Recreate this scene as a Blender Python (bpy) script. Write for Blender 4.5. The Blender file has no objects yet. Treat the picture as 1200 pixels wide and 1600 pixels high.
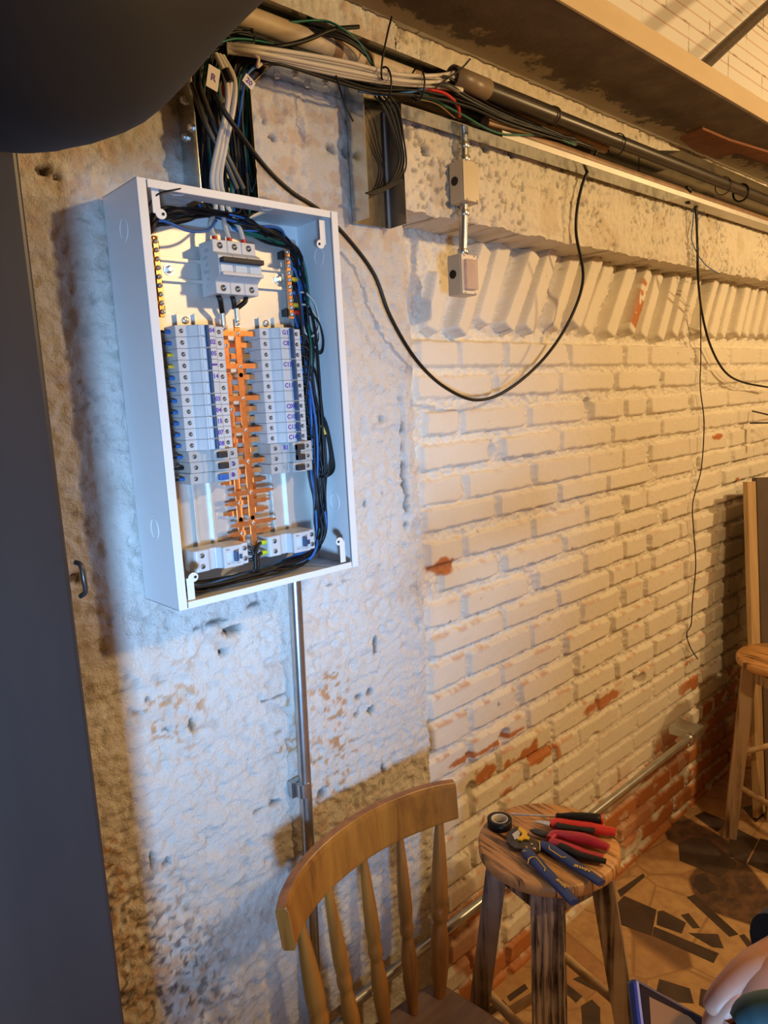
import bpy, math, random
import numpy as np
from mathutils import Vector, Matrix
rnd = random.Random(7)
S = bpy.context.scene
COL = S.collection

# ------------------------------------------------------------------ camera
F = 1120.0
def _n(v): return v/np.linalg.norm(v)
vx = _n(np.array([1230.0, -238.0, F]))
_X = (238*7300.0-F*F)/1230.0
vz = -_n(np.array([_X, 7300.0, F]))
vy = np.cross(vz, vx)
M3 = np.stack([vx, vy, vz], 1)                      # world -> camera (x right, y down, z forward)
CAM = np.array([0.0, -1.22, 1.736])
cd = bpy.data.cameras.new('camera'); cam = bpy.data.objects.new('camera', cd); COL.objects.link(cam)
R = M3.T @ np.diag([1.0, -1.0, -1.0])
m = Matrix([[*R[i], CAM[i]] for i in range(3)]+[[0, 0, 0, 1]])
cam.matrix_world = m
cd.sensor_fit = 'VERTICAL'; cd.sensor_height = 36; cd.lens = 36*F/1600; cd.clip_start = 0.02
S.camera = cam

def ray(px, py): return M3.T @ np.array([px-600.0, py-800.0, F])
def AY(px, py, y):
    d = ray(px, py); return Vector(CAM+d*(y-CAM[1])/d[1])
def AZ(px, py, z):
    d = ray(px, py); return Vector(CAM+d*(z-CAM[2])/d[2])
def AT(px, py, t):
    return Vector(CAM+_n(ray(px, py))*t)

# ------------------------------------------------------------------ light
S.view_settings.view_transform = 'Standard'; S.view_settings.look = 'None'
S.view_settings.gamma = 1; S.view_settings.exposure = 0.0
w = bpy.data.worlds.new('world'); S.world = w; w.use_nodes = True
w.node_tree.nodes['Background'].inputs[0].default_value = (1.0, 0.72, 0.45, 1)
w.node_tree.nodes['Background'].inputs[1].default_value = 0.05
def lamp(name, kind, loc, power, color, size=0.1, target=None, **kw):
    l = bpy.data.lights.new(name, kind); l.energy = power; l.color = color
    if kind == 'AREA':
        l.shape = 'RECTANGLE'; l.size = size; l.size_y = kw.pop('size_y', size)
        if 'spread' in kw: l.spread = math.radians(kw.pop('spread'))
    else: l.shadow_soft_size = size
    for k, v in kw.items(): setattr(l, k, v)
    o = bpy.data.objects.new(name, l); COL.objects.link(o); o.location = loc
    if target is not None:
        o.rotation_euler = (Vector(target)-Vector(loc)).to_track_quat('-Z', 'Y').to_euler()
    return o
WARM = (1.0, 0.66, 0.29)
lamp('warm_bulb', 'POINT', (1.45, -1.75, 2.45), 60, WARM, 0.05)
lamp('warm_bulb', 'POINT', (3.45, -1.55, 2.42), 82, WARM, 0.06)
lamp('cool_doorway_light', 'AREA', (-1.15, -3.05, 1.10), 6.0, (0.32, 0.60, 1.0), 0.25,
     target=(0.66, -0.1, 1.40), size_y=0.35, spread=31)

# ------------------------------------------------------------------ materials
MATS = {}
def mat(name, color=(.8, .8, .8), rough=.5, metal=0.0, **kw):
    if name in MATS: return MATS[name]
    m = bpy.data.materials.new(name); m.use_nodes = True
    b = m.node_tree.nodes['Principled BSDF']
    b.inputs['Base Color'].default_value = (*color, 1)
    b.inputs['Roughness'].default_value = rough
    b.inputs['Metallic'].default_value = metal
    for k, v in kw.items(): b.inputs[k].default_value = v
    MATS[name] = m
    return m
class NT:
    def __init__(s, m): s.t = m.node_tree; s.b = s.t.nodes['Principled BSDF']
    def n(s, typ, **kw):
        x = s.t.nodes.new(typ)
        for k, v in kw.items():
            if k.startswith('i_'):
                key = k[2:]; key = int(key) if key.isdigit() else key.replace('_', ' ')
                x.inputs[key].default_value = v
            else: setattr(x, k, v)
        return x
    def l(s, a, b): s.t.links.new(a, b)
    def coord(s, scale=(1, 1, 1), rot=(0, 0, 0)):
        c = s.n('ShaderNodeTexCoord'); m = s.n('ShaderNodeMapping')
        m.inputs['Scale'].default_value = scale; m.inputs['Rotation'].default_value = rot
        s.l(c.outputs['Object'], m.inputs['Vector']); return m.outputs[0]
    def noise(s, vec, scale, detail=4, rough=.6, dist=0):
        x = s.n('ShaderNodeTexNoise'); x.inputs['Scale'].default_value = scale
        x.inputs['Detail'].default_value = detail; x.inputs['Roughness'].default_value = rough
        x.inputs['Distortion'].default_value = dist
        s.l(vec, x.inputs['Vector']); return x.outputs['Fac']
    def ramp(s, fac, stops):
        r = s.n('ShaderNodeValToRGB'); e = r.color_ramp.elements
        while len(e) < len(stops): e.new(.5)
        for el, (p, c) in zip(e, stops):
            el.position = p; el.color = (*c, 1) if not isinstance(c, (int, float)) else (c, c, c, 1)
        s.l(fac, r.inputs[0]); return r.outputs[0]
    def mix(s, fac, a, b, blend='MIX'):
        x = s.n('ShaderNodeMix'); x.data_type = 'RGBA'; x.blend_type = blend
        for i, v in ((0, fac), (6, a), (7, b)):
            if isinstance(v, (int, float)): x.inputs[i].default_value = v if i == 0 else (v, v, v, 1)
            elif isinstance(v, tuple): x.inputs[i].default_value = (*v, 1)
            else: s.l(v, x.inputs[i])
        return x.outputs[2]
    def attr(s, name):
        a = s.n('ShaderNodeAttribute'); a.attribute_name = name; return a.outputs['Fac']
    def bump(s, h, strength=.5, dist=.002, prev=None):
        b = s.n('ShaderNodeBump'); b.inputs['Strength'].default_value = strength
        b.inputs['Distance'].default_value = dist; s.l(h, b.inputs['Height'])
        if prev: s.l(prev, b.inputs['Normal'])
        return b.outputs[0]
    def color(s, c): s.l(c, s.b.inputs['Base Color'])
    def normal(s, c): s.l(c, s.b.inputs['Normal'])

def wall_mat(name, base, stain1, stain2, rough_amt, fine, spots=.75):
    m = mat(name, base, .75); t = NT(m); v = t.coord()
    big = t.noise(v, 3.5, 5, .6); mid = t.noise(v, 26, 6, .65); fn = t.noise(v, fine, 5, .7)
    c = t.mix(t.ramp(big, [(.35, 0), (.7, .5)]), base, tuple(x*.86 for x in base))
    c = t.mix(t.ramp(mid, [(.30, spots), (.40, 0)]), c, (.42, .34, .24))
    st = t.attr('stain')
    c = t.mix(st, c, t.mix(mid, stain1, stain2))
    c = t.mix(t.ramp(t.attr('dark'), [(.0, 0), (1, 1)]), c, (.035, .028, .025))
    t.color(c)
    nb = t.bump(fn, rough_amt, .0055); nb = t.bump(mid, rough_amt*.6, .006, nb)
    t.normal(nb); return m
plaster = wall_mat('painted_plaster', (.76, .73, .69), (.55, .22, .07), (.62, .40, .17), .9, 190, .25)
brickm = wall_mat('painted_brick', (.78, .73, .64), (.42, .13, .04), (.55, .22, .07), .28, 120, .0)
concm = wall_mat('painted_concrete', (.76, .71, .62), (.42, .30, .18), (.60, .45, .25), .8, 90, .5)

def noisy(name, a, b, rough, scale=12, metal=0., bstr=.15, bscale=60, stretch=(1, 1, 1), **kw):
    m = mat(name, a, rough, metal, **kw); t = NT(m); v = t.coord(stretch)
    t.color(t.mix(t.ramp(t.noise(v, scale, 5), [(.35, 0), (.68, 1)]), a, b))
    if bstr: t.normal(t.bump(t.noise(v, bscale, 4), bstr, .001))
    return m
galv = noisy('galvanised_sheet', (.60, .63, .62), (.50, .53, .53), .16, 18, 1.0, .12, 25)
galv_in = noisy('wavy_galvanised_sheet', (.48, .47, .45), (.30, .28, .26), .24, 14, .98, 1.0, 16)
galv_plate = noisy('galvanised_plate', (.72, .71, .68), (.62, .61, .58), .46, 9, .6, .05, 40)
conduitm = noisy('galvanised_conduit', (.55, .58, .60), (.42, .45, .47), .28, 20, .95, .05, 60)
enamel = noisy('white_enamel', (.74, .77, .79), (.72, .75, .78), .38, 300, 0, .12, 900)
bplast = noisy('breaker_plastic', (.54, .56, .58), (.49, .51, .53), .42, 40, 0, .03, 200)
bplast_old = noisy('aged_breaker_plastic', (.46, .46, .45), (.40, .39, .38), .45, 40, 0, .03, 200)
copper = noisy('copper', (.86, .36, .13), (.72, .26, .08), .30, 60, .75, .05, 200)
brass = mat('brass', (.80, .50, .22), .3, .9)
steel = noisy('bright_steel', (.78, .78, .76), (.62, .62, .62), .36, 90, .75, .0)
darksteel = noisy('dark_steel', (.10, .09, .085), (.05, .045, .045), .35, 60, .7, .05)
blackpl = noisy('black_insulation', (.006, .006, .007), (.010, .010, .011), .42, 30, 0, .0, **{'Specular IOR Level': .32})
blackpvc = noisy('black_pvc', (.030, .026, .024), (.05, .04, .035), .36, 14, 0, .05)
beigepvc = noisy('beige_pvc', (.62, .52, .40), (.50, .38, .25), .5, 12, 0, .2, 30)
rustpvc = noisy('stained_pvc', (.20, .12, .07), (.34, .20, .11), .5, 22, 0, .3, 50)
whitepl = noisy('white_cable', (.60, .56, .50), (.54, .50, .44), .4, 20, 0, .05)
greenpl = noisy('green_insulation', (.0, .10, .07), (.0, .14, .09), .4, 20, 0, 0)
bluepl = noisy('blue_insulation', (.018, .10, .34), (.025, .14, .44), .4, 20, 0, 0)
yellowpl = noisy('yellow_plastic', (.80, .55, .03), (.72, .45, .02), .4, 30, 0, 0)
redpl = noisy('red_plastic', (.62, .03, .025), (.50, .02, .02), .38, 30, 0, 0)
togglem = noisy('toggle_blue', (.035, .075, .16), (.03, .06, .13), .35, 30, 0, 0)
toggleblk = noisy('toggle_black', (.014, .016, .022), (.02, .02, .026), .6, 30, 0, 0)
togglebrt = noisy('toggle_bright_blue', (.03, .13, .42), (.025, .10, .36), .35, 30, 0, 0)
windowm = mat('label_window', (.55, .64, .72), .15, 0, **{'Alpha': 1.0})
inkp = mat('purple_ink', (.10, .03, .38), .6)
inkk = mat('black_ink', (.03, .03, .03), .6)
screwhole = mat('screw_well', (.20, .22, .24), .35, .8)
darkhole = mat('dark_hole', (.015, .013, .012), .8)
postm = noisy('dark_painted_wood', (.022, .020, .022), (.034, .030, .031), .42, 6, 0, .15, 30, (1, 1, .15))
ductm = noisy('matte_black_cloth', (.006, .006, .007), (.011, .010, .011), .7, 5, 0, .4, 12)
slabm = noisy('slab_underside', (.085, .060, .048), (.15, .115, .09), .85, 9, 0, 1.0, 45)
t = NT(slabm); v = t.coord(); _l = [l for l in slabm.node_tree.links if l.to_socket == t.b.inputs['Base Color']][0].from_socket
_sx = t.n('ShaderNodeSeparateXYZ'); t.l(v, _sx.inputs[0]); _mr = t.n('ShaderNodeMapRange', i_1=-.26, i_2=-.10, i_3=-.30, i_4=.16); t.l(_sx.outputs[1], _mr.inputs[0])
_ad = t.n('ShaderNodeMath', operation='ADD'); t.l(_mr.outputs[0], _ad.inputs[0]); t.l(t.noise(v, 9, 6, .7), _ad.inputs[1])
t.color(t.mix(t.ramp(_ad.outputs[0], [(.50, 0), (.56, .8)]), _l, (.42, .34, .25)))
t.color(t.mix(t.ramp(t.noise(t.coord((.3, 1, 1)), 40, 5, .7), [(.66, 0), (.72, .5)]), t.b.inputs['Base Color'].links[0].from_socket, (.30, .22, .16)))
fasciam = noisy('painted_board', (.50, .40, .27), (.58, .47, .33), .6, 7, 0, .3, 40, (.3, 1, 1))
claym = noisy('exposed_clay', (.26, .10, .04), (.18, .065, .028), .85, 25, 0, .8, 60)

def wood(name, a, b, c, scale, rough, axis=(1, 1, .12), dist=1.5):
    m = mat(name, a, rough); t = NT(m); v = t.coord(axis)
    n1 = t.noise(v, scale, 6, .6, dist); n2 = t.noise(v, scale*5, 4, .6)
    col = t.ramp(n1, [(.32, c), (.46, b), (.62, a)])
    col = t.mix(t.ramp(n2, [(.3, .35), (.6, 0)]), col, c)
    t.color(col); t.normal(t.bump(n1, .15, .002)); return m
chairwood = wood('varnished_wood', (.38, .165, .028), (.30, .12, .02), (.10, .038, .010), 9, .33)
chairseat = wood('worn_seat_wood', (.20, .13, .10), (.15, .095, .075), (.07, .045, .035), 9, .55, (.2, 1, 1))
boardm = wood('board_edge_wood', (.60, .43, .24), (.52, .36, .20), (.36, .24, .13), 8, .6)
def striped(name, a, b, freq, axis, rough, soft=.35, rot=(0, 0, 0), dist=2.0):
    m = mat(name, a, rough); t = NT(m)
    v = t.coord((1, 1, 1), rot); wv = t.n('ShaderNodeTexWave'); wv.bands_direction = axis
    wv.inputs['Scale'].default_value = freq; wv.inputs['Distortion'].default_value = dist
    wv.inputs['Detail'].default_value = 3; wv.inputs['Detail Scale'].default_value = .6
    t.l(v, wv.inputs['Vector'])
    blot = t.noise(v, 9, 3)
    f = t.mix(t.ramp(blot, [(.35, .15), (.65, 1)]), 0.0, t.ramp(wv.outputs['Fac'], [(.5-soft, 1), (.5+soft*.3, 0)]))
    t.color(t.mix(f, a, b)); t.normal(t.bump(wv.outputs['Fac'], .3, .001)); return m
def charred(name, a, a2, b, across, along, rot, rough, off=0.):
    m = mat(name, a, rough); t = NT(m)
    v = t.coord((1, 1, 1), rot); mp = t.n('ShaderNodeMapping'); mp.inputs['Scale'].default_value = along; t.l(v, mp.inputs['Vector'])
    n1 = t.noise(mp.outputs[0], across, 4, .55, .25); n2 = t.noise(v, 11, 3, .5)
    f = t.mix(t.ramp(n2, [(.30, .35), (.62, 1)]), 0.0, t.ramp(n1, [(.40+off, 1), (.47+off, .25), (.54+off, 0)]))
    t.color(t.mix(f, t.mix(n2, a, a2), b)); t.normal(t.bump(n1, .3, .0012)); return m
_a, _b = AZ(780, 1262, .74), AZ(950, 1362, .74); _th = math.atan2(_b.y-_a.y, _b.x-_a.x)
seatwood = charred('burnt_striped_wood', (.70, .37, .14), (.52, .26, .10), (.050, .026, .014), 1.0, (9, 120, 9), (0, 0, -_th), .42, .02)
legwood = charred('burnt_leg_wood', (.62, .53, .45), (.24, .14, .09), (.016, .010, .008), 1.0, (95, 40, 2.0), (0, 0, 0), .42, .055)
# floor: pale broken stone set in brown grout
floorm = mat('broken_stone_floor', (.3, .18, .1), .35); t = NT(floorm); v = t.coord()
vo = t.n('ShaderNodeTexVoronoi'); vo.feature = 'DISTANCE_TO_EDGE'; vo.inputs['Scale'].default_value = 4.6; t.l(v, vo.inputs['Vector'])
vc = t.n('ShaderNodeTexVoronoi'); vc.inputs['Scale'].default_value = 4.6; t.l(v, vc.inputs['Vector'])
stone = t.ramp(t.n('ShaderNodeSeparateColor').outputs[0], [(0, 1), (1, 0)])
sep = t.n('ShaderNodeSeparateColor'); t.l(vc.outputs['Color'], sep.inputs[0])
sc = t.ramp(sep.outputs[0], [(.0, (.50, .31, .15)), (.5, (.56, .37, .19)), (.86, (.44, .25, .13)), (.9, (.075, .05, .04)), (1, (.06, .04, .035))])
sc = t.mix(t.ramp(t.noise(v, 22, 6), [(.35, .5), (.6, 0)]), sc, (.28, .15, .08))
sc = t.mix(t.ramp(vo.outputs[0], [(.0, 1), (.025, 0)]), sc, (.32, .18, .09))
t.color(sc); t.normal(t.bump(t.noise(v, 30, 4), .12, .003))
darkstone = noisy('dark_stone', (.050, .036, .032), (.085, .058, .048), .4, 14, 0, .25, 40)
whiteblock = mat('painted_block', (.70, .69, .68), .7); t = NT(whiteblock); v = t.coord((1, 1, 1), (math.radians(90), 0, 0))
bt = t.n('ShaderNodeTexBrick'); bt.inputs['Scale'].default_value = 1.0; bt.inputs['Brick Width'].default_value = .30
bt.inputs['Row Height'].default_value = .15; bt.inputs['Mortar Size'].default_value = .004; bt.inputs['Mortar Smooth'].default_value = .4
t.l(v, bt.inputs['Vector'])
wv = t.n('ShaderNodeTexWave'); wv.bands_direction = 'Z'; wv.inputs['Scale'].default_value = 7.5; wv.inputs['Distortion'].default_value = .25
t.l(t.coord(), wv.inputs['Vector'])
cc = t.mix(t.ramp(wv.outputs['Fac'], [(.0, .8), (.06, 0)]), (.70, .69, .68), (.50, .30, .24))
cc = t.mix(t.mix(t.ramp(t.noise(v, 14, 4), [(.45, 0), (.6, 1)]), 0.0, bt.outputs['Fac']), cc, (.30, .22, .17))
t.color(cc); t.normal(t.bump(bt.outputs['Fac'], .5, -.004))
roomm = noisy('room_paint', (.42, .32, .22), (.50, .40, .28), .8, 4, 0, .2, 20)
skin = noisy('skin', (.46, .23, .165), (.38, .18, .125), .5, 30, 0, .1, 200, **{'Subsurface Weight': .12})
sleevem = noisy('navy_cloth', (.012, .025, .05), (.02, .035, .07), .8, 40, 0, .4, 300)

# ------------------------------------------------------------------ geometry helpers
class G:
    def __init__(s): s.v = []; s.f = []; s.mi = []; s.sm = []; s.cur = 0; s.smooth = False
    def add(s, vs, fs, smooth=None):
        o = len(s.v); s.v += [tuple(v) for v in vs]; s.f += [tuple(i+o for i in f) for f in fs]
        s.mi += [s.cur]*len(fs); s.sm += [s.smooth if smooth is None else smooth]*len(fs); return s
    def box(s, a, b, mx=None):
        (x0, y0, z0), (x1, y1, z1) = a, b
        vs = [Vector(p) for p in ((x0, y0, z0), (x1, y0, z0), (x1, y1, z0), (x0, y1, z0), (x0, y0, z1), (x1, y0, z1), (x1, y1, z1), (x0, y1, z1))]
        if mx is not None: vs = [mx@v for v in vs]
        return s.add(vs, [(0, 3, 2, 1), (4, 5, 6, 7), (0, 1, 5, 4), (1, 2, 6, 5), (2, 3, 7, 6), (3, 0, 4, 7)])
    def prism(s, poly, a, b, axis='z'):     # poly 2d; axis extrusion
        def p3(p, h):
            return {'z': (p[0], p[1], h), 'x': (h, p[0], p[1]), 'y': (p[0], h, p[1])}[axis]
        n = len(poly); vs = [p3(p, a) for p in poly]+[p3(p, b) for p in poly]
        fs = [tuple(range(n))[::-1], tuple(range(n, 2*n))]+[(i, (i+1) % n, n+(i+1) % n, n+i) for i in range(n)]
        return s.add(vs, fs)
    def cyl(s, p, q, r, n=16, r2=None, smooth=True, caps=True):
        return s.sweep([p, q], [r, r if r2 is None else r2], n, caps=caps, smooth=smooth)
    def sweep(s, pts, radii, n=8, caps=True, flat=(1, 1), smooth=True, up=None, rect=None):
        pts = [Vector(p) for p in pts]; k = len(pts)
        if isinstance(radii, (int, float)): radii = [radii]*k
        T = []
        for i in range(k):
            d = pts[min(i+1, k-1)]-pts[max(i-1, 0)]
            T.append(d.normalized() if d.length > 1e-9 else Vector((0, 0, 1)))
        a = Vector(up) if up else (Vector((0, 0, 1)) if abs(T[0].z) < .9 else Vector((1, 0, 0)))
        U = (a-T[0]*a.dot(T[0])).normalized(); vs = []; 
        for i in range(k):
            if up: U = Vector(up)
            U = (U-T[i]*U.dot(T[i])).normalized(); W = T[i].cross(U)
            if rect:
                hw, hh = rect
                for (c1, c2) in ((-1, -1), (1, -1), (1, 1), (-1, 1)):
                    vs.append(pts[i]+W*(c1*hw*radii[i])+U*(c2*hh*radii[i]))
            else:
                for j in range(n):
                    an = 2*math.pi*j/n
                    vs.append(pts[i]+(U*(math.cos(an)*flat[0])+W*(math.sin(an)*flat[1]))*radii[i])
        if rect: n = 4; smooth = False
        fs = [(i*n+j, i*n+(j+1) % n, (i+1)*n+(j+1) % n, (i+1)*n+j) for i in range(k-1) for j in range(n)]
        s.add(vs, fs, smooth)
        if caps:
            s.add(vs[:n], [tuple(range(n))[::-1]], False); s.add(vs[-n:], [tuple(range(n))], False)
        return s
    def lathe(s, prof, base=(0, 0, 0), axis=(0, 0, 1), n=24, smooth=True):
        ax = Vector(axis).normalized(); b = Vector(base)
        u = ax.orthogonal().normalized(); w_ = ax.cross(u); vs = []; k = len(prof)
        for r, h in prof:
            for j in range(n):
                an = 2*math.pi*j/n; vs.append(b+ax*h+(u*math.cos(an)+w_*math.sin(an))*max(r, 1e-5))
        fs = [(i*n+j, i*n+(j+1) % n, (i+1)*n+(j+1) % n, (i+1)*n+j) for i in range(k-1) for j in range(n)]
        s.add(vs, fs, smooth)
        if prof[0][0] > 1e-4: s.add(vs[:n], [tuple(range(n))[::-1]], False)
        if prof[-1][0] > 1e-4: s.add(vs[-n:], [tuple(range(n))], False)
        return s
    def build(s, name, m, parent=None, bevel=0, seg=2):
        me = bpy.data.meshes.new(name); 
        P = Vector(parent_loc(parent)) if parent else None
        vs = [tuple(Vector(v)-P) for v in s.v] if P is not None and P.length > 0 else s.v
        me.from_pydata(vs, [], s.f)
        ms = m if isinstance(m, (list, tuple)) else [m]
        for x in ms: me.materials.append(x)
        me.polygons.foreach_set('material_index', s.mi); me.polygons.foreach_set('use_smooth', s.sm); me.update()
        import bmesh
        bm = bmesh.new(); bm.from_mesh(me); bmesh.ops.recalc_face_normals(bm, faces=bm.faces); bm.to_mesh(me); bm.free()
        o = bpy.data.objects.new(name, me); COL.objects.link(o)
        if parent: o.parent = parent
        if bevel:
            b = o.modifiers.new('bevel', 'BEVEL'); b.width = bevel; b.segments = seg; b.limit_method = 'ANGLE'; b.angle_limit = .6
        return o
def parent_loc(p):
    v = Vector((0, 0, 0))
    while p: v = v+p.location; p = p.parent
    return v
def catmull(pts, k=8):
    P = [Vector(p) for p in pts]; P = [P[0]*2-P[1]]+P+[P[-1]*2-P[-2]]; out = []
    for i in range(1, len(P)-2):
        a, b, c, d = P[i-1:i+3]
        for j in range(k):
            u = j/k
            out.append(.5*((2*b)+(c-a)*u+(2*a-5*b+4*c-d)*u*u+(3*b-a-3*c+d)*u**3))
    out.append(P[-2]); return out
def tag(o, label, cat, group=None, kind=None):
    if label: o['label'] = label
    if cat: o['category'] = cat
    if group: o['group'] = group
    if kind: o['kind'] = kind
    return o
def thing(name, label, cat, loc=(0, 0, 0), group=None):
    o = bpy.data.objects.new(name, None); COL.objects.link(o); o.location = loc; o.empty_display_size = .02
    return tag(o, label, cat, group)
def struct(o): o['kind'] = 'structure'; return o
def lab(o, l): o['label'] = l; return o
def cable(name, label, cat, pts, r, m, group=None, k=8, n=8, parent=None):
    g = G(); g.sweep(catmull(pts, k), r, n); o = g.build(name, m, parent)
    if not parent: tag(o, label, cat, group)
    return o
def textmesh(g, s, origin, size, xdir=(1, 0, 0), ydir=(0, 0, 1), off=0.0, align='CENTER', shear=0):
    cu = bpy.data.curves.new('lettering', 'FONT'); cu.body = s; cu.size = size; cu.align_x = align; cu.align_y = 'CENTER'
    cu.resolution_u = 2; cu.offset = off; cu.shear = shear
    o = bpy.data.objects.new('lettering', cu); COL.objects.link(o)
    dg = bpy.context.evaluated_depsgraph_get(); me = o.evaluated_get(dg).to_mesh()
    X = Vector(xdir).normalized(); Y = Vector(ydir).normalized(); O = Vector(origin)
    g.add([O+X*v.co.x+Y*v.co.y for v in me.vertices], [tuple(p.vertices) for p in me.polygons])
    o.evaluated_get(dg).to_mesh_clear(); bpy.data.objects.remove(o); bpy.data.curves.remove(cu)

# ------------------------------------------------------------------ relief walls
def vnoise(X, Z, seed):
    xi = np.floor(X).astype(np.int64); zi = np.floor(Z).astype(np.int64); fx = X-xi; fz = Z-zi
    fx = fx*fx*(3-2*fx); fz = fz*fz*(3-2*fz)
    def h(a, b):
        n = (a*374761393+b*668265263+seed*974634777) & 0x7fffffff
        n = ((n ^ (n >> 13))*1274126177) & 0x7fffffff
        n = (n ^ (n >> 16)); return (n & 0xffff)/65535.0
    return (h(xi, zi)*(1-fx)+h(xi+1, zi)*fx)*(1-fz)+(h(xi, zi+1)*(1-fx)+h(xi+1, zi+1)*fx)*fz
def fbm(X, Z, s, o=4, seed=1, g=.5):
    a = 1; t = 0; r = 0
    for i in range(o):
        r = r+a*vnoise(X*s*2**i+17.3*i, Z*s*2**i+5.1*i, seed+i); t += a; a *= g
    return r/t
def sstep(a, b, x):
    t = np.clip((x-a)/(b-a), 0, 1); return t*t*(3-2*t)
def relief(name, x0, x1, z0, z1, step, func, m, skirt=None):
    nx = int(round((x1-x0)/step))+1; nz = int(round((z1-z0)/step))+1
    X, Z = np.meshgrid(np.linspace(x0, x1, nx), np.linspace(z0, z1, nz))
    Y, stain, dark, X, Z = func(X, Z)
    co = np.stack([X, Y, Z], -1).reshape(-1, 3); st = stain.ravel(); dk = dark.ravel()
    idx = np.arange(nx*nz).reshape(nz, nx)
    q = np.stack([idx[:-1, :-1], idx[:-1, 1:], idx[1:, 1:], idx[1:, :-1]], -1).reshape(-1, 4)
    for e in (skirt or []):                # extra strip that closes a side towards the wall behind
        ids = {'right': idx[:, -1], 'bottom': idx[0, :], 'left': idx[:, 0], 'top': idx[-1, :]}[e[0]]
        base = len(co); nseg = 6; n = len(ids); rows = [co[ids].copy()]
        for k in range(1, nseg+1):
            c = co[ids].copy(); u = k/nseg; c[:, 1] = c[:, 1]*(1-u)+e[1]*u
            jit = (vnoise(c[:, 0]*60, c[:, 2]*60+k*3.1, 5)-.5)*.006
            if e[0] in ('right', 'left'): c[:, 0] += jit
            else: c[:, 2] += jit
            rows.append(c)
        rr = np.concatenate(rows); co = np.concatenate([co, rr])
        st = np.concatenate([st, np.tile(st[ids], nseg+1)]); dk = np.concatenate([dk, np.tile(dk[ids], nseg+1)])
        ii = np.arange(base, base+n*(nseg+1)).reshape(nseg+1, n)
        q2 = np.stack([ii[:-1, :-1], ii[1:, :-1], ii[1:, 1:], ii[:-1, 1:]], -1).reshape(-1, 4)
        if e[0] in ('bottom', 'left'): q2 = q2[:, ::-1] if e[0] == 'left' else q2
        q = np.concatenate([q, q2])
    me = bpy.data.meshes.new(name); me.vertices.add(len(co)); me.vertices.foreach_set('co', co.astype(np.float32).ravel())
    me.loops.add(q.size); me.loops.foreach_set('vertex_index', q.astype(np.int32).ravel())
    me.polygons.add(len(q)); me.polygons.foreach_set('loop_start', np.arange(0, q.size, 4, dtype=np.int32))
    me.polygons.foreach_set('loop_total', np.full(len(q), 4, np.int32))
    me.polygons.foreach_set('use_smooth', np.ones(len(q), bool)); me.update(calc_edges=True)
    for nm, a in (('stain', st), ('dark', dk)):
        at = me.attributes.new(nm, 'FLOAT', 'POINT'); at.data.foreach_set('value', a.astype(np.float32))
    me.materials.append(m); me.validate()
    o = bpy.data.objects.new(name, me); COL.objects.link(o); return struct(o)

PX = 1.141          # right edge of the plastered pier
BZ = 2.137          # underside of the concrete beam
# --- brick courses, traced: (z top, z bottom, [pixel spans left..right]) measured on the wall
rows_px = [
 (531, 574, [(655, 716), (718, 784), (792, 885), (893, 974), (979, 1013), (1018, 1080), (1090, 1137), (1144, 1186)]),
 (586, 623, [(653, 768), (778, 874), (877, 958), (964, 1029), (1037, 1093), (1105, 1156), (1162, 1178)]),
 (642, 680, [(664, 716), (724, 822), (831, 913), (926, 973), (980, 1009), (1016, 1075), (1082, 1136), (1138, 1186)]),
 (693, 731, [(660, 768), (786, 874), (879, 955), (958, 1030), (1035, 1095), (1101, 1152), (1154, 1174)]),
 (744, 786, [(660, 721), (730, 829), (836, 918), (920, 973), (975, 1010), (1017, 1075), (1078, 1136), (1143, 1173)]),
 (790, 826, [(665, 772), (781, 870), (876, 947), (950, 1015), (1026, 1083), (1093, 1142), (1146, 1175)]),
 (842, 879, [(670, 722), (729, 828), (836, 915), (918, 972), (980, 1009), (1011, 1080), (1090, 1125), (1132, 1170)]),
 (890, 923, [(690, 778), (790, 876), (884, 959), (966, 1026), (1040, 1085), (1090, 1150)]),
 (937, 975, [(670, 720), (727, 824), (840, 911), (917, 975), (978, 1010), (1015, 1060), (1064, 1082), (1086, 1122), (1126, 1160)]),
 (986, 1021, [(674, 786), (789, 872), (875, 954), (957, 994), (996, 1018), (1022, 1083), (1087, 1138), (1142, 1175)]),
 (1031, 1072, [(673, 727), (733, 828), (834, 906), (912, 968), (976, 1004), (1010, 1068), (1072, 1120), (1128, 1160)]),
 (1080, 1114, [(672, 783), (787, 877), (886, 952), (958, 1018), (1026, 1082), (1086, 1137)]),
 (1124, 1165, [(675, 732), (738, 806), (815, 896), (904, 972), (979, 1008), (1012, 1058), (1062, 1112)]),
]
def XatZ(px, z, y=0.0):          # x on the wall plane of image column px at height z
    lo, hi = 300.0, 1700.0
    for _ in range(40):
        mid = (lo+hi)/2
        if AY(px, mid, y).z > z: lo = mid
        else: hi = mid
    return AY(px, lo, y).x
BR = []      # x0,x1,z0,z1,out,lean,tilt,orange,rough
for zt, zb, spans in rows_px:
    a, b = AY(700, zt, 0).z, AY(700, zb, 0).z
    zc = (a+b)/2
    last = 0
    for (p, q) in spans:
        x0, x1 = XatZ(p, zc), XatZ(q, zc); last = x1
        BR.append([x0, x1, b, a, rnd.uniform(0, .007), 0, rnd.uniform(-.01, .01), 0, 0])
    while last < 4.2:
        L = rnd.choice([.22, .22, .23, .12]); BR.append([last+.018, last+.018+L, b, a, rnd.uniform(0, .006), 0, 0, 0, 0]); last += .018+L
z = AY(700, 1165, 0).z-.022; k = 0
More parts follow.
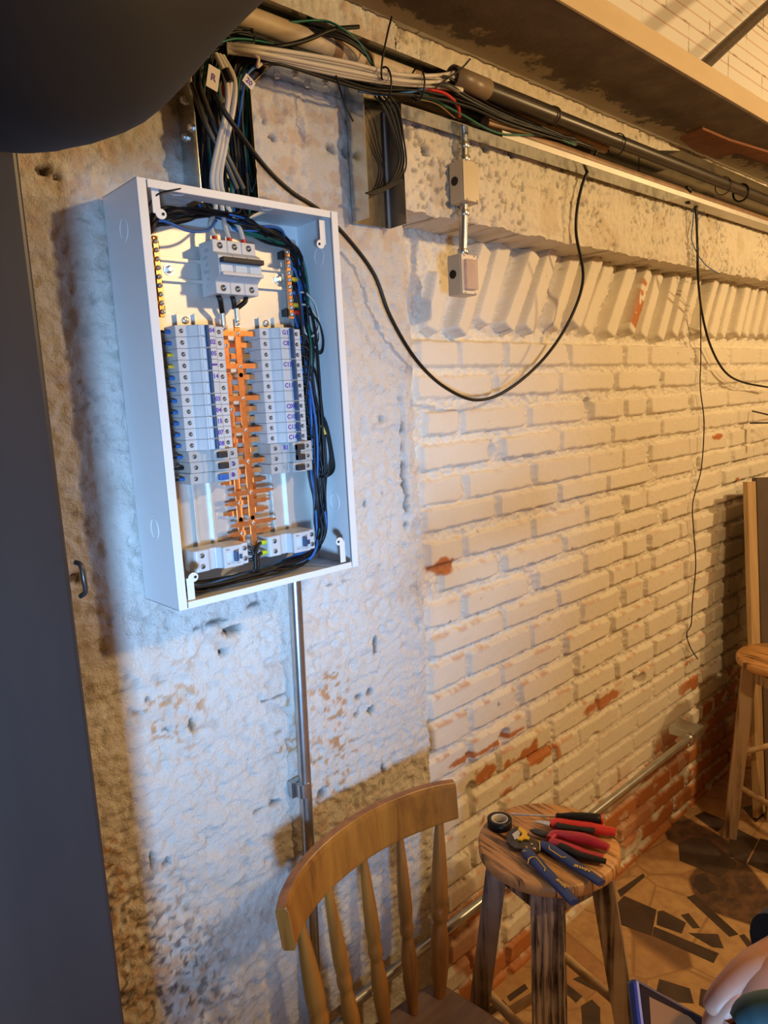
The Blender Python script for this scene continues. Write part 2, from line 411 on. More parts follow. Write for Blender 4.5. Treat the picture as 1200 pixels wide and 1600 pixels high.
while z > -.05:
    hgt = rnd.uniform(.056, .064); x = 1.12-(.12 if k % 2 else 0)
    while x < 4.2:
        L = rnd.choice([.25, .25, .24, .23, .13])
        if x+L > 1.15:
            base = z < .34
            org = 1.0 if (base and rnd.random() < (.62 if x > 2.0 else .35)) or (z < .45 and x > 2.2 and rnd.random() < .45) else rnd.choice([0, 0, .25])
            BR.append([x, x+L, z-hgt, z, rnd.uniform(-.002, .006), 0, rnd.uniform(-.01, .01), org, 0])
        x += L+rnd.uniform(.012, .02)
    z -= hgt+rnd.uniform(.014, .02); k += 1
# leaning soldier course under the beam
sold = [((677, 521), (697, 423)), ((715, 525), (757, 383)), ((757, 508), (792, 378)), ((790, 518), (834, 392)), ((825, 520), (866, 386)),
        ((868, 515), (905, 393)), ((893, 512), (932, 397)), ((918, 520), (957, 408)), ((952, 525), (990, 411)), ((980, 522), (1011, 420)),
        ((1006, 528), (1034, 423)), ((1029, 533), (1058, 422)), ((1050, 527), (1075, 425)), ((1068, 527), (1096, 428)), ((1092, 527), (1118, 432)),
        ((1111, 528), (1135, 435)), ((1131, 528), (1153, 436)), ((1148, 527), (1168, 438)), ((1164, 527), (1183, 440)), ((1179, 528), (1198, 442))]
SO = []
for (b_, t_) in sold:
    B, T = AY(*b_, 0), AY(*t_, 0); SO.append([B.x, B.z, T.x, T.z])
for i in range(12):
    a = SO[-1]; SO.append([a[0]+.085, a[1], a[2]+.085, a[3]])
# knocked-out pockets in the brickwork (x,z,w,h)
POCK = []
for (px, py, w_, h_) in [(1000, 1062, .07, .05), (786, 445*0+1150, .05, .045), (735, 1235, .04, .05), (770, 705, .05, .05), (922, 632, .04, .04), (1030, 645*0+790, .03, .03), (930, 1150, .06, .02)]:
    p = AY(px, py, 0); POCK.append((p.x, p.z, w_, h_))
def brick_func(X, Z):
    wx = (fbm(X, Z, 26, 3, 11)-.5)*.011; wz = (fbm(X, Z, 30, 3, 31)-.5)*.009
    Xw = X+wx; Zw = Z+wz
    mort = .0120+sstep(1.865, 1.885, Z)*.022+(fbm(X, Z, 50, 4, 3, .6)-.5)*.016-(fbm(X, Z, 150, 2, 9)-.5)*.015
    Y = mort.copy(); stain = np.zeros_like(X); dark = np.zeros_like(X)
    step = X[0, 1]-X[0, 0]
    fine = (fbm(X, Z, 90, 3, 7)-.5); edge = fbm(X, Z, 30, 3, 77)
    def win(x0, x1, z0, z1):
        i0 = max(0, int((x0-.03-X[0, 0])/step)); i1 = min(X.shape[1], int((x1+.03-X[0, 0])/step)+1)
        j0 = max(0, int((z0-.03-Z[0, 0])/step)); j1 = min(X.shape[0], int((z1+.03-Z[0, 0])/step)+1)
        return slice(j0, j1), slice(i0, i1)
    for x0, x1, z0, z1, out, _, tilt, org, _2 in BR:
        w_ = win(x0, x1, z0, z1)
        if X[w_].size == 0: continue
        cx, cz, hw, hh = (x0+x1)/2, (z0+z1)/2, (x1-x0)/2, (z1-z0)/2; r = .010
        qx = np.abs(Xw[w_]-cx)-hw+r; qz = np.abs(Zw[w_]-cz)-hh+r
        d = -(np.hypot(np.maximum(qx, 0), np.maximum(qz, 0))+np.minimum(np.maximum(qx, qz), 0)-r)
        f = sstep(-.0005, .0050, d)
        face = -out+tilt*(Z[w_]-cz)*4+tilt*(X[w_]-cx)+fine[w_]*.0016
        Y[w_] = Y[w_]*(1-f)+face*f
        lowmask = sstep(1.75, .7, Z[w_])*.8+.15
        top = sstep(hh-.016, hh, (Zw[w_]-cz))*f
        s = top*sstep(.52, .66, edge[w_])*lowmask
        s = np.maximum(s, (f > .5)*sstep(.5+.0*f, .56, fbm(X[w_], Z[w_], 9, 4, int(cx*91)+3)+(org-.55)*.45)*(org > .2))
        stain[w_] = np.maximum(stain[w_]*(1-f), s)
    for bx, bz, tx, tz in SO:
        w_ = win(min(bx, tx)-.05, max(bx, tx)+.05, bz, tz)
        if X[w_].size == 0: continue
        dx, dz = tx-bx, tz-bz; L = math.hypot(dx, dz); ux, uz = dx/L, dz/L
        rx, rz = X[w_]+wx[w_]*.6-bx, Z[w_]+wz[w_]*.6-bz
        a = rx*ux+rz*uz; b = rx*uz-rz*ux
        qx = np.abs(b)-.0285+.012; qz = np.abs(a-L/2)-L/2+.004+.012
        d = -(np.hypot(np.maximum(qx, 0), np.maximum(qz, 0))+np.minimum(np.maximum(qx, qz), 0)-.012)
        f = sstep(-.001, .006, d)
        face = -.005-.009*math.sin(bx*37.1)+b*.14*math.sin(bx*91)+fine[w_]*.0015
        Y[w_] = Y[w_]*(1-f)+face*f
        if abs(bx-SO[9][0]) < .01:
            stain[w_] = np.maximum(stain[w_], f*sstep(.0, .01, d)*sstep(.42, .46, edge[w_]+.1)*(a > L*.12)*(a < L*.78))
    for px, pz, w2, h2 in POCK:
        d = np.hypot((Xw-px)/w2, (Zw-pz)/h2)*2; Y += sstep(1.1, .8, d)*.03
    # gap along the pier
    g = sstep(.028, .006, Xw-PX)*sstep(.40, .62, fbm(X*0+1, Z, 14, 3, 21)+.06); Y += g*.03; dark = np.maximum(dark, g*.9*sstep(.35, .7, fbm(X, Z, 20, 3, 8)+.1))
    # patches of bare orange clay
    for px, py, w2, h2 in [(1122, 682, .05, .012), (1150, 750, .02, .012), (945, 1083*0+1095, .12, .020), (845, 1178*0+1180, .1, .016), (720, 1190, .07, .012), (775, 1160, .12, .008), (690, 925*0+885, .05, .02)]:
        p = AY(px, py, 0); d = np.hypot((Xw-p.x)/w2, (Zw-p.z)/h2); stain = np.maximum(stain, sstep(1.15, .8, d+ (edge-.5)*1.2))
    # ochre run-off near the pier and along the floor
    run = sstep(.16, .0, X-PX)*sstep(.46, .62, fbm(X*2.5, Z, 7, 4, 55))*.8
    stain = np.clip(np.maximum(stain, run*.8), 0, 1)
    low = sstep(.55, .1, Z)*sstep(.47, .57, fbm(X, Z, 6, 5, 66)); stain = np.maximum(stain, low*.9)
    holes = sstep(.93, .95, fbm(X, Z, 55, 2, 99, .2)); dark = np.maximum(dark, holes*.6)
    flat = sstep(1.7, 2.0, X)*sstep(2.75, 2.5, X)*sstep(.34, .44, Z)*sstep(.72, .56, Z)*.72; Y = Y*(1-flat)+.001*flat; stain = stain*(1-flat*.9)
    return Y, stain, dark, X, Z
wall_right = relief('wall_right', PX-.02, 4.2, -.01, BZ+.03, .0042, brick_func, brickm)

def hole_list(lst, y):
    o = []
    for px, py, w_, h_, dp in lst:
        p = AY(px, py, y); o.append((p.x, p.z, w_*.7, h_*.7, dp))
    return o
PH = hole_list([(265, 1140, .004, .035, .02), (258, 1140, .010, .008, .02), (368, 985, .030, .012, .025), (352, 1020, .012, .010, .03),
                (562, 1090, .012, .009, .012), (581, 1080, .011, .009, .012), (562, 1116, .012, .009, .012), (582, 1110, .012, .010, .012),
                (432, 1255, .022, .006, .015), (410, 1266, .03, .003, .01), (232, 1095, .006, .008, .01), (545, 940, .012, .008, .012),
                (600, 655, .006, .006, .02), (582, 662, .005, .005, .02), (602, 772, .006, .006, .02), (575, 788, .004, .008, .01), (415, 190, .009, .008, .02),
                (393, 182, .007, .006, .02), (262, 830*0+1350, .008, .012, .02), (240, 1345, .006, .02, .012), (520, 228, .02, .010, .02), (545, 235, .012, .01, .02),
                (70, 262, .012, .008, .02), (90, 275, .008, .006, .02), (505, 1245, .02, .016, .02), (430, 215, .01, .006, .01), (120, 905, .01, .01, .01), (400, 945, .045, .004, .008), (520, 915, .05, .004, .008), (330, 975, .045, .003, .007), (300, 1130, .004, .03, .008), (590, 1010, .006, .03, .006), (515, 1010, .04, .003, .006), (600, 1190, .008, .05, .006), (430, 1090, .05, .003, .005)], -.1)
def plaster_func(X, Z):
    big = fbm(X, Z, 5, 3, 41); mid = fbm(X*.8, Z*1.3, 17, 4, 42, .55); fi = fbm(X, Z, 75, 3, 43, .6)
    ridge = 1-np.abs(2*fbm(X*.6, Z*1.8, 20, 4, 44)-1)
    Y = -.096-(big-.5)*.013-(mid-.5)*.0065-(fi-.5)*.0075-sstep(.88, .97, ridge)*.0022
    pit = sstep(.66, .74, fbm(X, Z, 60, 2, 45, .4)); Y += pit*.004
    lowrough = sstep(1.10, .78, Z+ (X-.45)*1.3)*sstep(.68, .46, X)
    Y += (fbm(X, Z, 110, 2, 46)-.5)*.009*(.35+lowrough)
    # faint courses of bricks under the plaster
    Y += sstep(.93, .99, np.cos((Z-.02)*2*math.pi/.215+(X*2)))*.004*sstep(.45, .6, big)
    dark = np.zeros_like(X); stain = np.zeros_like(X)
    nz = fbm(X, Z, 55, 3, 47)
    for hx, hz, w_, h_, dp in PH:
        d = np.hypot((X-hx)/w_, (Z-hz)/h_)+(nz-.5)*3.0; f = sstep(1.1, .5, d)
        Y += f*dp; dark = np.maximum(dark, f*.75)
    # smoother pale patch with a ragged groove on its right side
    p0, p1 = AY(628, 605, -.1), AY(628, 828, -.1)
    inx = sstep(.0, .004, p0.x-.012-X)*sstep(.93, .95, X)*sstep(p1.z, p1.z+.01, Z)*sstep(p0.z, p0.z-.01, Z)
    gx = X-(p0.x+(nz-.5)*.018); gr = np.exp(-(gx/.0045)**2)*sstep(p1.z-.01, p1.z+.01, Z)*sstep(p0.z+.01, p0.z-.01, Z)
    Y += inx*.004+gr*.012; dark = np.maximum(dark, gr*.8*sstep(.4, .6, fbm(X, Z, 50, 2, 48)))
    dark = np.maximum(dark, pit*.16*sstep(.45, .6, big))
    stain = sstep(.62, .75, fbm(X, Z, 13, 5, 49, .6))*.18+lowrough*sstep(.42, .62, fbm(X, Z, 70, 4, 50))*.5
    stain = np.maximum(stain, sstep(.60, .66, fbm(X*1.0, Z*1.5, 70, 3, 52))*sstep(.54, .66, fbm(X, Z, 6, 2, 72))*sstep(.75, 1.0, Z)*sstep(1.4, 1.2, Z)*.9)
    dark = np.maximum(dark, lowrough*sstep(.56, .66, fbm(X, Z, 95, 3, 51))*.75)
    up = sstep(1.9, 2.1, Z); stain = np.maximum(stain, up*sstep(.5, .62, fbm(X, Z, 40, 4, 53))*.35)
    # right-hand arris is ragged
    ex = sstep(PX-.03, PX, X); Xo = X-ex*(.004+(fbm(X*0+.3, Z, 16, 4, 54)-.35)*.022); Y = Y+ex*.004
    return Y, np.clip(stain, 0, 1), dark, Xo, Z
wall_left = relief('wall_left', -.55, PX, -.01, 2.50, .0042, plaster_func, plaster, [('right', .03)])

def beam_func(X, Z):
    Y = -.088-(fbm(X, Z, 5, 3, 61)-.5)*.010-(fbm(X, Z, 28, 4, 62)-.5)*.007-(fbm(X, Z, 90, 3, 63)-.5)*.010
    pit = sstep(.62, .70, fbm(X, Z, 95, 2, 64, .5))*sstep(.40, .6, fbm(X, Z, 7, 2, 65)+.08); Y += pit*.0040
    ezb = sstep(BZ+.02, BZ, Z); Y += ezb*.004*fbm(X, Z, 60, 2, 66)*2; Zo = Z+ezb*(fbm(X, Z*0, 30, 4, 67)-.5)*.016
    dark = pit*.5; stain = sstep(.55, .7, fbm(X, Z, 12, 4, 68))*.3
    top = sstep(2.42, 2.5, Z+(fbm(X, Z, 14, 4, 69)-.5)*.12); stain = np.maximum(stain, top*.5)
    for px, py in [(760, 232), (800, 240), (665, 235)]:
        p = AY(px, py, -.09); d = np.hypot((X-p.x)/.014, (Z-p.z)/.010); Y += sstep(1.1, .6, d)*.02; dark = np.maximum(dark, sstep(1.1, .6, d)*.8)
    return Y, stain, dark, X, Zo
beam = relief('trim_1', PX-.004, 4.2, BZ, 2.50, .0048, beam_func, concm, [('bottom', .04)])

# ------------------------------------------------------------------ shell of the room
def plane_box(name, a, b, m): g = G(); g.box(a, b); return struct(g.build(name, m))
fl = plane_box('floor', (-2.4, -4.2, -.08), (5.2, .12, 0), floorm)
polys = [[(1060, 1318), (1082, 1308), (1108, 1312), (1140, 1340), (1152, 1350), (1125, 1370), (1062, 1345)],
 [(1086, 1368), (1100, 1365), (1122, 1390), (1096, 1398), (1085, 1385)], [(1073, 1402), (1086, 1398), (1154, 1460), (1140, 1464)],
 [(958, 1418), (975, 1400), (1026, 1422), (1018, 1462), (962, 1442)], [(1028, 1424), (1036, 1423), (1072, 1442), (1065, 1459), (1026, 1445)],
 [(1022, 1448), (1123, 1490), (1115, 1505), (1020, 1462)], [(1064, 1430), (1076, 1427), (1094, 1450), (1083, 1451)],
 [(1076, 1458), (1122, 1460), (1131, 1482), (1113, 1480)], [(1155, 1462), (1163, 1460), (1178, 1478), (1168, 1480)], [(1170, 1455), (1178, 1450), (1205, 1475), (1200, 1485)],
 [(1142, 1508), (1163, 1492), (1170, 1500), (1150, 1516)], [(1030, 1530), (1078, 1545), (1084, 1568), (1060, 1566), (1026, 1548)],
 [(1095, 1545), (1125, 1553), (1108, 1580), (1092, 1570)], [(1137, 1297), (1150, 1294), (1185, 1312), (1165, 1350), (1156, 1348), (1143, 1336)],
 [(1188, 1310), (1215, 1318), (1215, 1372), (1168, 1350)], [(792, 1557), (820, 1537), (825, 1545), (797, 1565)], [(752, 1580), (785, 1562), (792, 1570), (760, 1592)],
 [(877, 1545), (885, 1537), (910, 1557), (900, 1567)], [(895, 1530), (905, 1526), (930, 1538), (930, 1548)], [(908, 1572), (925, 1562), (938, 1575), (938, 1602), (910, 1602)],
 [(1000, 1545), (1020, 1560), (1012, 1575), (985, 1560)], [(975, 1555), (1003, 1572), (1010, 1600), (985, 1600)], [(965, 1392), (1005, 1365), (1008, 1370), (970, 1402)],
 [(1085, 1275), (1100, 1268), (1140, 1285), (1120, 1300)], [(1160, 1262), (1185, 1255), (1200, 1270), (1180, 1285)]]
g = G()
for p in polys:
    w3 = [AZ(a, b, 0) for a, b in p]; g.prism([(q.x, q.y) for q in w3], -.001, .0012)
struct(g.build('floor', darkstone))
ceil = plane_box('ceiling', (-2.4, -4.2, 3.4), (5.2, .12, 3.5), roomm)
plane_box('wall_near', (-2.4, -4.3, 0), (5.2, -4.2, 3.4), roomm)
plane_box('wall_far', (5.2, -4.2, 0), (5.3, .12, 3.4), roomm)
plane_box('wall_side', (-2.5, -4.2, 0), (-2.4, .12, 3.4), roomm)
plane_box('wall_upper', (-2.4, -.12, 2.50), (5.2, .12, 3.4), whiteblock)
plane_box('wall_rear', (-2.4, .05, 0), (5.2, .12, 2.5), roomm)
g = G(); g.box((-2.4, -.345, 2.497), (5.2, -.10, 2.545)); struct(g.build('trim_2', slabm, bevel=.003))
g = G(); g.box((-2.4, -.352, 2.496), (1.60, -.3455, 2.549)); g.box((1.602, -.350, 2.499), (5.2, -.3455, 2.552)); struct(g.build('trim_3', fasciam, bevel=.001))
# broken clay strip along the slab
g = G(); pts = [AZ(px, py, 2.496) for px, py in ((1062, 215), (1098, 199), (1140, 217), (1215, 240), (1215, 258), (1150, 236), (1120, 246), (1085, 232))]
g.prism([(p.x, min(p.y, -.101)) for p in pts], 2.490, 2.4975); struct(g.build('trim_4', claym))
# tie rod above the slab
a, b = AY(1098, 104, -.30), AY(1215, -4, -.30)
g = G(); g.cyl(a-(b-a)*.06, b+(b-a)*.6, .017, 16); o = g.build('metal_rod', darksteel)
tag(o, 'dark metal rod rising diagonally above the ledge before the white blocks', 'rod')

# ------------------------------------------------------------------ dark post and duct at the left
g = G(); g.box((.095, -.440, 0), (.2555, -.310, 2.30)); o = g.build('wooden_post', postm, bevel=.006, seg=3)
po = thing('dark_post', 'tall dark painted post standing before the plastered wall at the far left', 'post', (.175, -.375, 0))
o.name = 'post_body'; o.parent = po; o.location = (-.175, .375, 0)
g = G(); hp = [AY(px, py, -.43) for px, py in ((116, 880), (121, 884), (124, 905), (128, 925), (124, 934))]
hp = [Vector((p.x+.003, -.425-.010*math.sin(i*math.pi/4), p.z)) for i, p in enumerate(hp)]
g.sweep(catmull(hp, 6), .0028, 8); lab(g.build('handle', darksteel, po), 'small bent wire handle')
def capsule_duct():
    u = Vector((.707, 0, .707)); c0 = Vector((.192, -.62, 2.118)); r = .172; n = 48; prof = []
    vs = []; fs = []; K = []
    for i in range(13):
        a = math.pi/2*i/12; K.append((r*math.sin(a)**.85*1.0, -r*math.cos(a)))
    for i in range(1, 24): K.append((r*(1+.01*i/3), i*.03))
    g = G(); ax = u; U = Vector((0, 1, 0)); W = ax.cross(U)
    for k, (rr, h) in enumerate(K):
        for j in range(n):
            an = 2*math.pi*j/n; wob = 1+.018*math.sin(3*an+h*14)+.010*math.sin(7*an-h*25)
            vs.append(c0+ax*h+(U*math.cos(an)*.78+W*math.sin(an))*max(rr, .0005)*wob)
    fs = [(i*n+j, i*n+(j+1) % n, (i+1)*n+(j+1) % n, (i+1)*n+j) for i in range(len(K)-1) for j in range(n)]
    g.add(vs, fs, True); g.add(vs[-n:], [tuple(range(n))], False); return g
du = thing('black_duct', 'large matte black rounded duct filling the top left corner', 'duct', (.192, -.62, 2.12))
capsule_duct().build('duct_body', ductm, du)
g = G(); c = Vector((.192, -.62, 2.118)); ring = [c+Vector((-.08, 0, .06))+Vector((math.cos(a)*.09, -.105, math.sin(a)*.09)) for a in np.linspace(0, 2*math.pi, 33)]
g.sweep(ring, .006, 8, caps=False); g.build('seam_ring', ductm, du)

# ------------------------------------------------------------------ distribution panel
X0, X1, Z0, Z1, YF, YB = .479, .841, 1.437, 2.065, -.220, -.101
pn = thing('electrical_panel', 'open white steel distribution box mounted on the plastered wall', 'electrical panel', (X0, YB, Z0))
g = G(); T = .0018
g.box((X0, YB-T, Z0), (X1, YB, Z1))
g.box((X0, YF, Z0), (X0+T, YB, Z1)); g.box((X1-T, YF, Z0), (X1, YB, Z1))
g.box((X0, YF, Z0), (X1, YB, Z0+T))
# top plate with a cut-out for the trunking
g.box((X0, YF, Z1-T), (X1, -.160, Z1)); g.box((X0, -.160, Z1-T), (.60, YB, Z1)); g.box((.735, -.160, Z1-T), (X1, YB, Z1))
g.build('box_shell', enamel, pn, bevel=.0006)
g = G()
g.box((X0, YF-.001, Z0), (X0+.014, YF+T, Z1)); g.box((X1-.014, YF-.001, Z0), (X1, YF+T, Z1))
g.box((X0+.016, YF-.001, Z1-.012), (X1-.016, YF+T, Z1)); g.box((X0+.016, YF-.001, Z0), (X1-.016, YF+T, Z0+.011))
g.build('front_rim', enamel, pn, bevel=.0008)
def ringg(c, u, v, r, n=28, r1=.0007):
    g = G(); c = Vector(c); u = Vector(u); v = Vector(v)
    g.sweep([c+u*(r*math.cos(a))+v*(r*1.25*math.sin(a)) for a in np.linspace(0, 2*math.pi, n)], r1, 6, caps=False); return g
for zz in (2.005, 1.56): 
    ringg((X0-.0003, -.165, zz), (0, 1, 0), (0, 0, 1), .013).build('knockout', enamel, pn)
    ringg((X1-T-.0003, -.165, zz-.005), (0, 1, 0), (0, 0, 1), .013).build('knockout', enamel, pn)
for xx in (.56, .72): ringg((xx, -.185, Z1-T-.0004), (1, 0, 0), (0, .8, 0), .012).build('knockout', enamel, pn)
def hook(x, z, up, flip):
    g = G(); d = -1 if up else 1; y = YF+.006; t_ = .0013; L = .040
    g.box((x-.006, y, min(z, z+d*L)), (x+.006, y+t_, max(z, z+d*L)))
    cx = x+flip*.002; cz = z+d*L; n = 16
    pts = [(cx+.0085*math.cos(a)+flip*.004, cz+.0075*math.sin(a)) for a in np.linspace(0, 2*math.pi, n, endpoint=False)]
    g.prism(pts, y-.0002, y+t_+.0002, 'y')
    g2 = g.build('cover_bracket', enamel, pn, bevel=.0004)
    h = G(); h.cyl((cx+flip*.007, y-.0012, cz), (cx+flip*.007, y+.001, cz), .0022, 12); h.build('bracket_hole', darkhole, g2)
hook(X0+.030, Z1-.004, True, 1); hook(X1-.030, Z1-.016, True, -1); hook(X0+.026, Z0+.006, False, 1); hook(X1-.030, Z0+.012, False, -1)
# mounting plate and rails
PL = -.120
g = G(); g.box((.512, PL, 1.470), (.822, PL+.0015, 2.035)); g.box((.8205, PL, 1.470), (.822, PL+.016, 2.035)); g.box((.512, PL, 1.470), (.5135, PL+.016, 2.035))
plate = g.build('mounting_plate', galv_plate, pn, bevel=.0004)
def rail_h(x0, x1, zc):
    g = G(); y = PL
    prof = [(-.0175, -.0075), (-.0135, -.0075), (-.0135, -.001), (.0135, -.001), (.0135, -.0075), (.0175, -.0075)]
    g.box((x0, y-.0015, zc-.0135), (x1, y, zc+.0135))
    for s in (-1, 1):
        g.box((x0, y-.0075, zc+s*.0135-.0006), (x1, y, zc+s*.0135+.0006)); g.box((x0, y-.0085, min(zc+s*.0135, zc+s*.0185)), (x1, y-.0073, max(zc+s*.0135, zc+s*.0185)))
    return g
def rail_v(z0, z1, xc):
    g = G(); y = PL
    g.box((xc-.0135, y-.0015, z0), (xc+.0135, y, z1))
    for s in (-1, 1):
        g.box((xc+s*.0135-.0006, y-.0075, z0), (xc+s*.0135+.0006, y, z1)); g.box((min(xc+s*.0135, xc+s*.0185), y-.0085, z0), (max(xc+s*.0135, xc+s*.0185), y-.0073, z1))
    return g
def screw(g, c, r=.004, h=.0025, ax=(0, -1, 0), slot=True):
    c = Vector(c); ax = Vector(ax)
    g.lathe([(r, 0), (r, h*.6), (r*.7, h), (0, h)], c, ax, 12)
    if slot:
        cur = g.cur; g.cur = 1; u = ax.orthogonal().normalized(); w_ = ax.cross(u)
        for q, q2 in ((u, w_), (w_, u)):
            q = (u+w_*.5).normalized() if q is u else (w_-u*.5).normalized()
            g.sweep([c+ax*(h+.0001)-q*r*.7, c+ax*(h+.0001)+q*r*.7], 1, rect=(.0004, .0002))
        g.cur = cur
rh = rail_h(.545, .792, 1.9625).build('din_rail', galv_plate, plate)
for cx in (.566, .776):
    g = G(); g.lathe([(.009, 0), (.009, .0015)], (cx, PL-.0016, 1.963), (0, -1, 0), 20); g.lathe([(.006, .0015), (.006, .006), (.004, .0075), (0, .0075)], (cx, PL-.0016, 1.963), (0, -1, 0), 6, smooth=False)
    g.build('rail_bolt', steel, plate)
LX, RX = .587, .742
for xc, zt in ((LX, 1.895), (RX+.001, 1.895)):
    rv = rail_v(1.474, zt, xc).build('din_rail', galv_plate, plate)
    g = G(); screw(g, (xc, PL-.0016, zt-.010), .006, .003); g.build('rail_screw', [steel, darkhole], plate)

# ------------------------------------------------------------------ breakers
PIT = .01790
ZT = 1.8715
def breaker(name, label, x0, ztop, poles, side, marks, togg='blue', style='new', group=None, yb=-.1275, pit=PIT):
    """x0 = left end, ztop = top of first pole, poles stacked downwards."""
    zb = ztop-poles*pit; t = thing(name, label, 'circuit breaker', (x0, yb, zb), group)
    L = .0845
    if style == 'new': pr = [(0, 0), (0, .038), (.0175, .038), (.021, .0435), (.029, .052), (.031, .0555), (.0590, .0555), (.0615, .052), (.0650, .0435), (.0670, .038), (L, .038), (L, 0)]
    else: pr = [(0, 0), (0, .040), (.022, .040), (.022, .0425), (.036, .0425), (.036, .0555), (.064, .0555), (.064, .044), (L+.002, .044), (L+.002, 0)]
    bm_ = bplast if style == 'new' else bplast_old
    PB = []
    for k in range(poles):
        g = G(); g.prism([(x0+s, yb-h) for s, h in pr], ztop-(k+1)*pit+.0002, ztop-k*pit-.0002, 'z')
        PB.append(g.build('pole_body' if poles > 1 else 'body', bm_, t, bevel=.0006, seg=1))
    for k in range(poles):
        zc = ztop-(k+.5)*pit
        for sx in (.0095, L-.0085):
            g = G(); g.lathe([(.0036, 0), (.0036, .0004), (.0030, .0004), (.0030, .0002), (0, .0002)], (x0+sx, yb-(.038 if style == 'new' or sx < .05 else .0), zc), (0, -1, 0), 14)
            if style != 'new':
                g = G(); g.lathe([(.0036, 0), (.0036, .0004), (0, .0002)], (x0+sx, yb-(.040 if sx < .05 else .044), zc), (0, -1, 0), 14)
            g.build('terminal_screw', screwhole, PB[k])
        if style == 'new':
            g = G(); s0, s1 = ((.0335, .0400) if side == 'L' else (.0540, .0585))
            g.box((x0+s0, yb-.0567 if side == 'L' else yb-.0563, zc-pit*.42), (x0+s1, yb-.054, zc+pit*.40)); g.build('label_window', windowm, t)
    nose = .0555; ts = .0410 if side == 'L' else .0485; hgt_ = .0065 if side == 'L' else .0095
    if style == 'new':
        g = G(); g.prism([(x0+ts, yb-nose), (x0+ts+.0008, yb-nose-hgt_), (x0+ts+.0040, yb-nose-hgt_-.0005), (x0+ts+.0052, yb-nose)], zb+.0012, ztop-.0012, 'z')
        g.build('toggle', togglem, t, bevel=.0004)
    else:
        tm = {'black': toggleblk, 'bright': togglebrt, 'blue': togglem}[togg]
        for k in range(poles if togg == 'black' and poles > 1 else 1):
            zc = ztop-(k+.5)*pit; 
            g = G(); g.box((x0+.040, yb-nose-.009, zc-.0048), (x0+.056, yb-nose, zc+.0048)); g.build('toggle', tm, t, bevel=.001)
        if poles > 1: g = G(); g.box((x0+.040, yb-nose-.0085, zb+.005), (x0+.046, yb-nose-.002, ztop-.005)); g.build('toggle_tie', tm, t)
    for k, mk in marks:
        if not mk: continue
        zc = ztop-(k+.5)*pit; g = G()
        if mk == '#': g.box((x0+.0485, yb-nose-.0004, zc-.0010), (x0+.0580, yb-.0545, zc+.0022))
        elif mk == '~':
            for q in range(4): textmesh(g, ['CIRCUIT', 'BREAKER', '16A 230V', 'C16'][q], (x0+.026+.002, yb-.0427, zc+.005-q*.0033), .0026)
            g.build('printed_label', inkk, PB[k]); continue
        else:
            sx = (.0560 if side == 'L' else .0405) if style == 'new' else (.0685 if side == 'L' else .0300)
            hh = .0535 if style == 'new' and side == 'L' else (.0555 if style == 'new' else (.044 if side == 'L' else .0425))
            if style == 'new' and side == 'L':
                textmesh(g, mk, (x0+.0535, yb-.0560, zc), .0098, off=.0003)
            else: textmesh(g, mk, (x0+sx, yb-hh-.0004, zc), .0105, off=.0003)
        g.build('handwritten_mark', inkp, PB[k])
    return t
XL = .545
left = [(2, [(0, '04'), (1, '02')], 'topmost breaker of the left column, two poles, handwritten 04 and 02'),
        (2, [(0, '05'), (1, '#')], 'second breaker from the top of the left column, two poles, handwritten 05'),
        (2, [(0, '14')], 'third breaker down the left column, two poles, handwritten 14'),
        (1, [(0, '03')], 'fourth breaker down the left column, single pole, marked 03'),
        (1, [(0, '04')], 'fifth breaker down the left column, single pole, marked 04'),
        (1, [(0, '15')], 'sixth breaker down the left column, single pole, marked 15'),
        (1, [(0, '07')], 'seventh breaker down the left column, single pole, marked 07'),
        (1, [(0, '08')], 'eighth breaker down the left column, the last with a blue bar toggle, marked 08')]
z = ZT
for p, mk, lb in left:
    breaker('circuit_breaker', lb, XL, z, p, 'L', mk); z -= p*PIT
breaker('circuit_breaker', 'older breaker with black toggle and no mark, below breaker 08', XL+.002, z, 1, 'L', [], 'black', 'old'); z -= PIT
breaker('circuit_breaker', 'older breaker with black toggle marked C17 in the left column', XL+.003, z, 1, 'L', [(0, 'C17')], 'black', 'old'); z -= PIT
breaker('circuit_breaker', 'bottom breaker of the left column with bright blue toggle marked C18', XL+.001, z, 1, 'L', [(0, 'C18')], 'bright', 'old'); z -= PIT
XR = .6995
right = [(3, [(0, 'G1'), (1, 'C8')], 'topmost breaker of the right column, three poles, marked G1 and C8'),
         (2, [(0, 'C12')], 'second breaker down the right column, two poles, marked C12'),
         (2, [(0, 'C11')], 'third breaker down the right column, two poles, marked C11'),
         (1, [(0, 'C09')], 'fourth breaker down the right column, single pole, marked C09'),
         (1, [(0, 'C10')], 'fifth breaker down the right column, single pole, marked C10'),
         (1, [(0, 'C13')], 'sixth breaker down the right column, single pole, marked C13'),
         (1, [(0, 'C14')], 'seventh breaker down the right column, single pole, marked C14')]
z = ZT
for p, mk, lb in right:
    breaker('circuit_breaker', lb, XR, z, p, 'R', mk); z -= p*PIT
breaker('circuit_breaker', 'grey two pole breaker with black toggles marked B1 in the right column', XR+.003, z, 2, 'R', [(0, 'B1')], 'black', 'old'); z -= 2*PIT
breaker('circuit_breaker', 'bottom breaker of the right column with black toggle and printed label', XR+.001, z, 1, 'R', [(0, '~')], 'black', 'old')

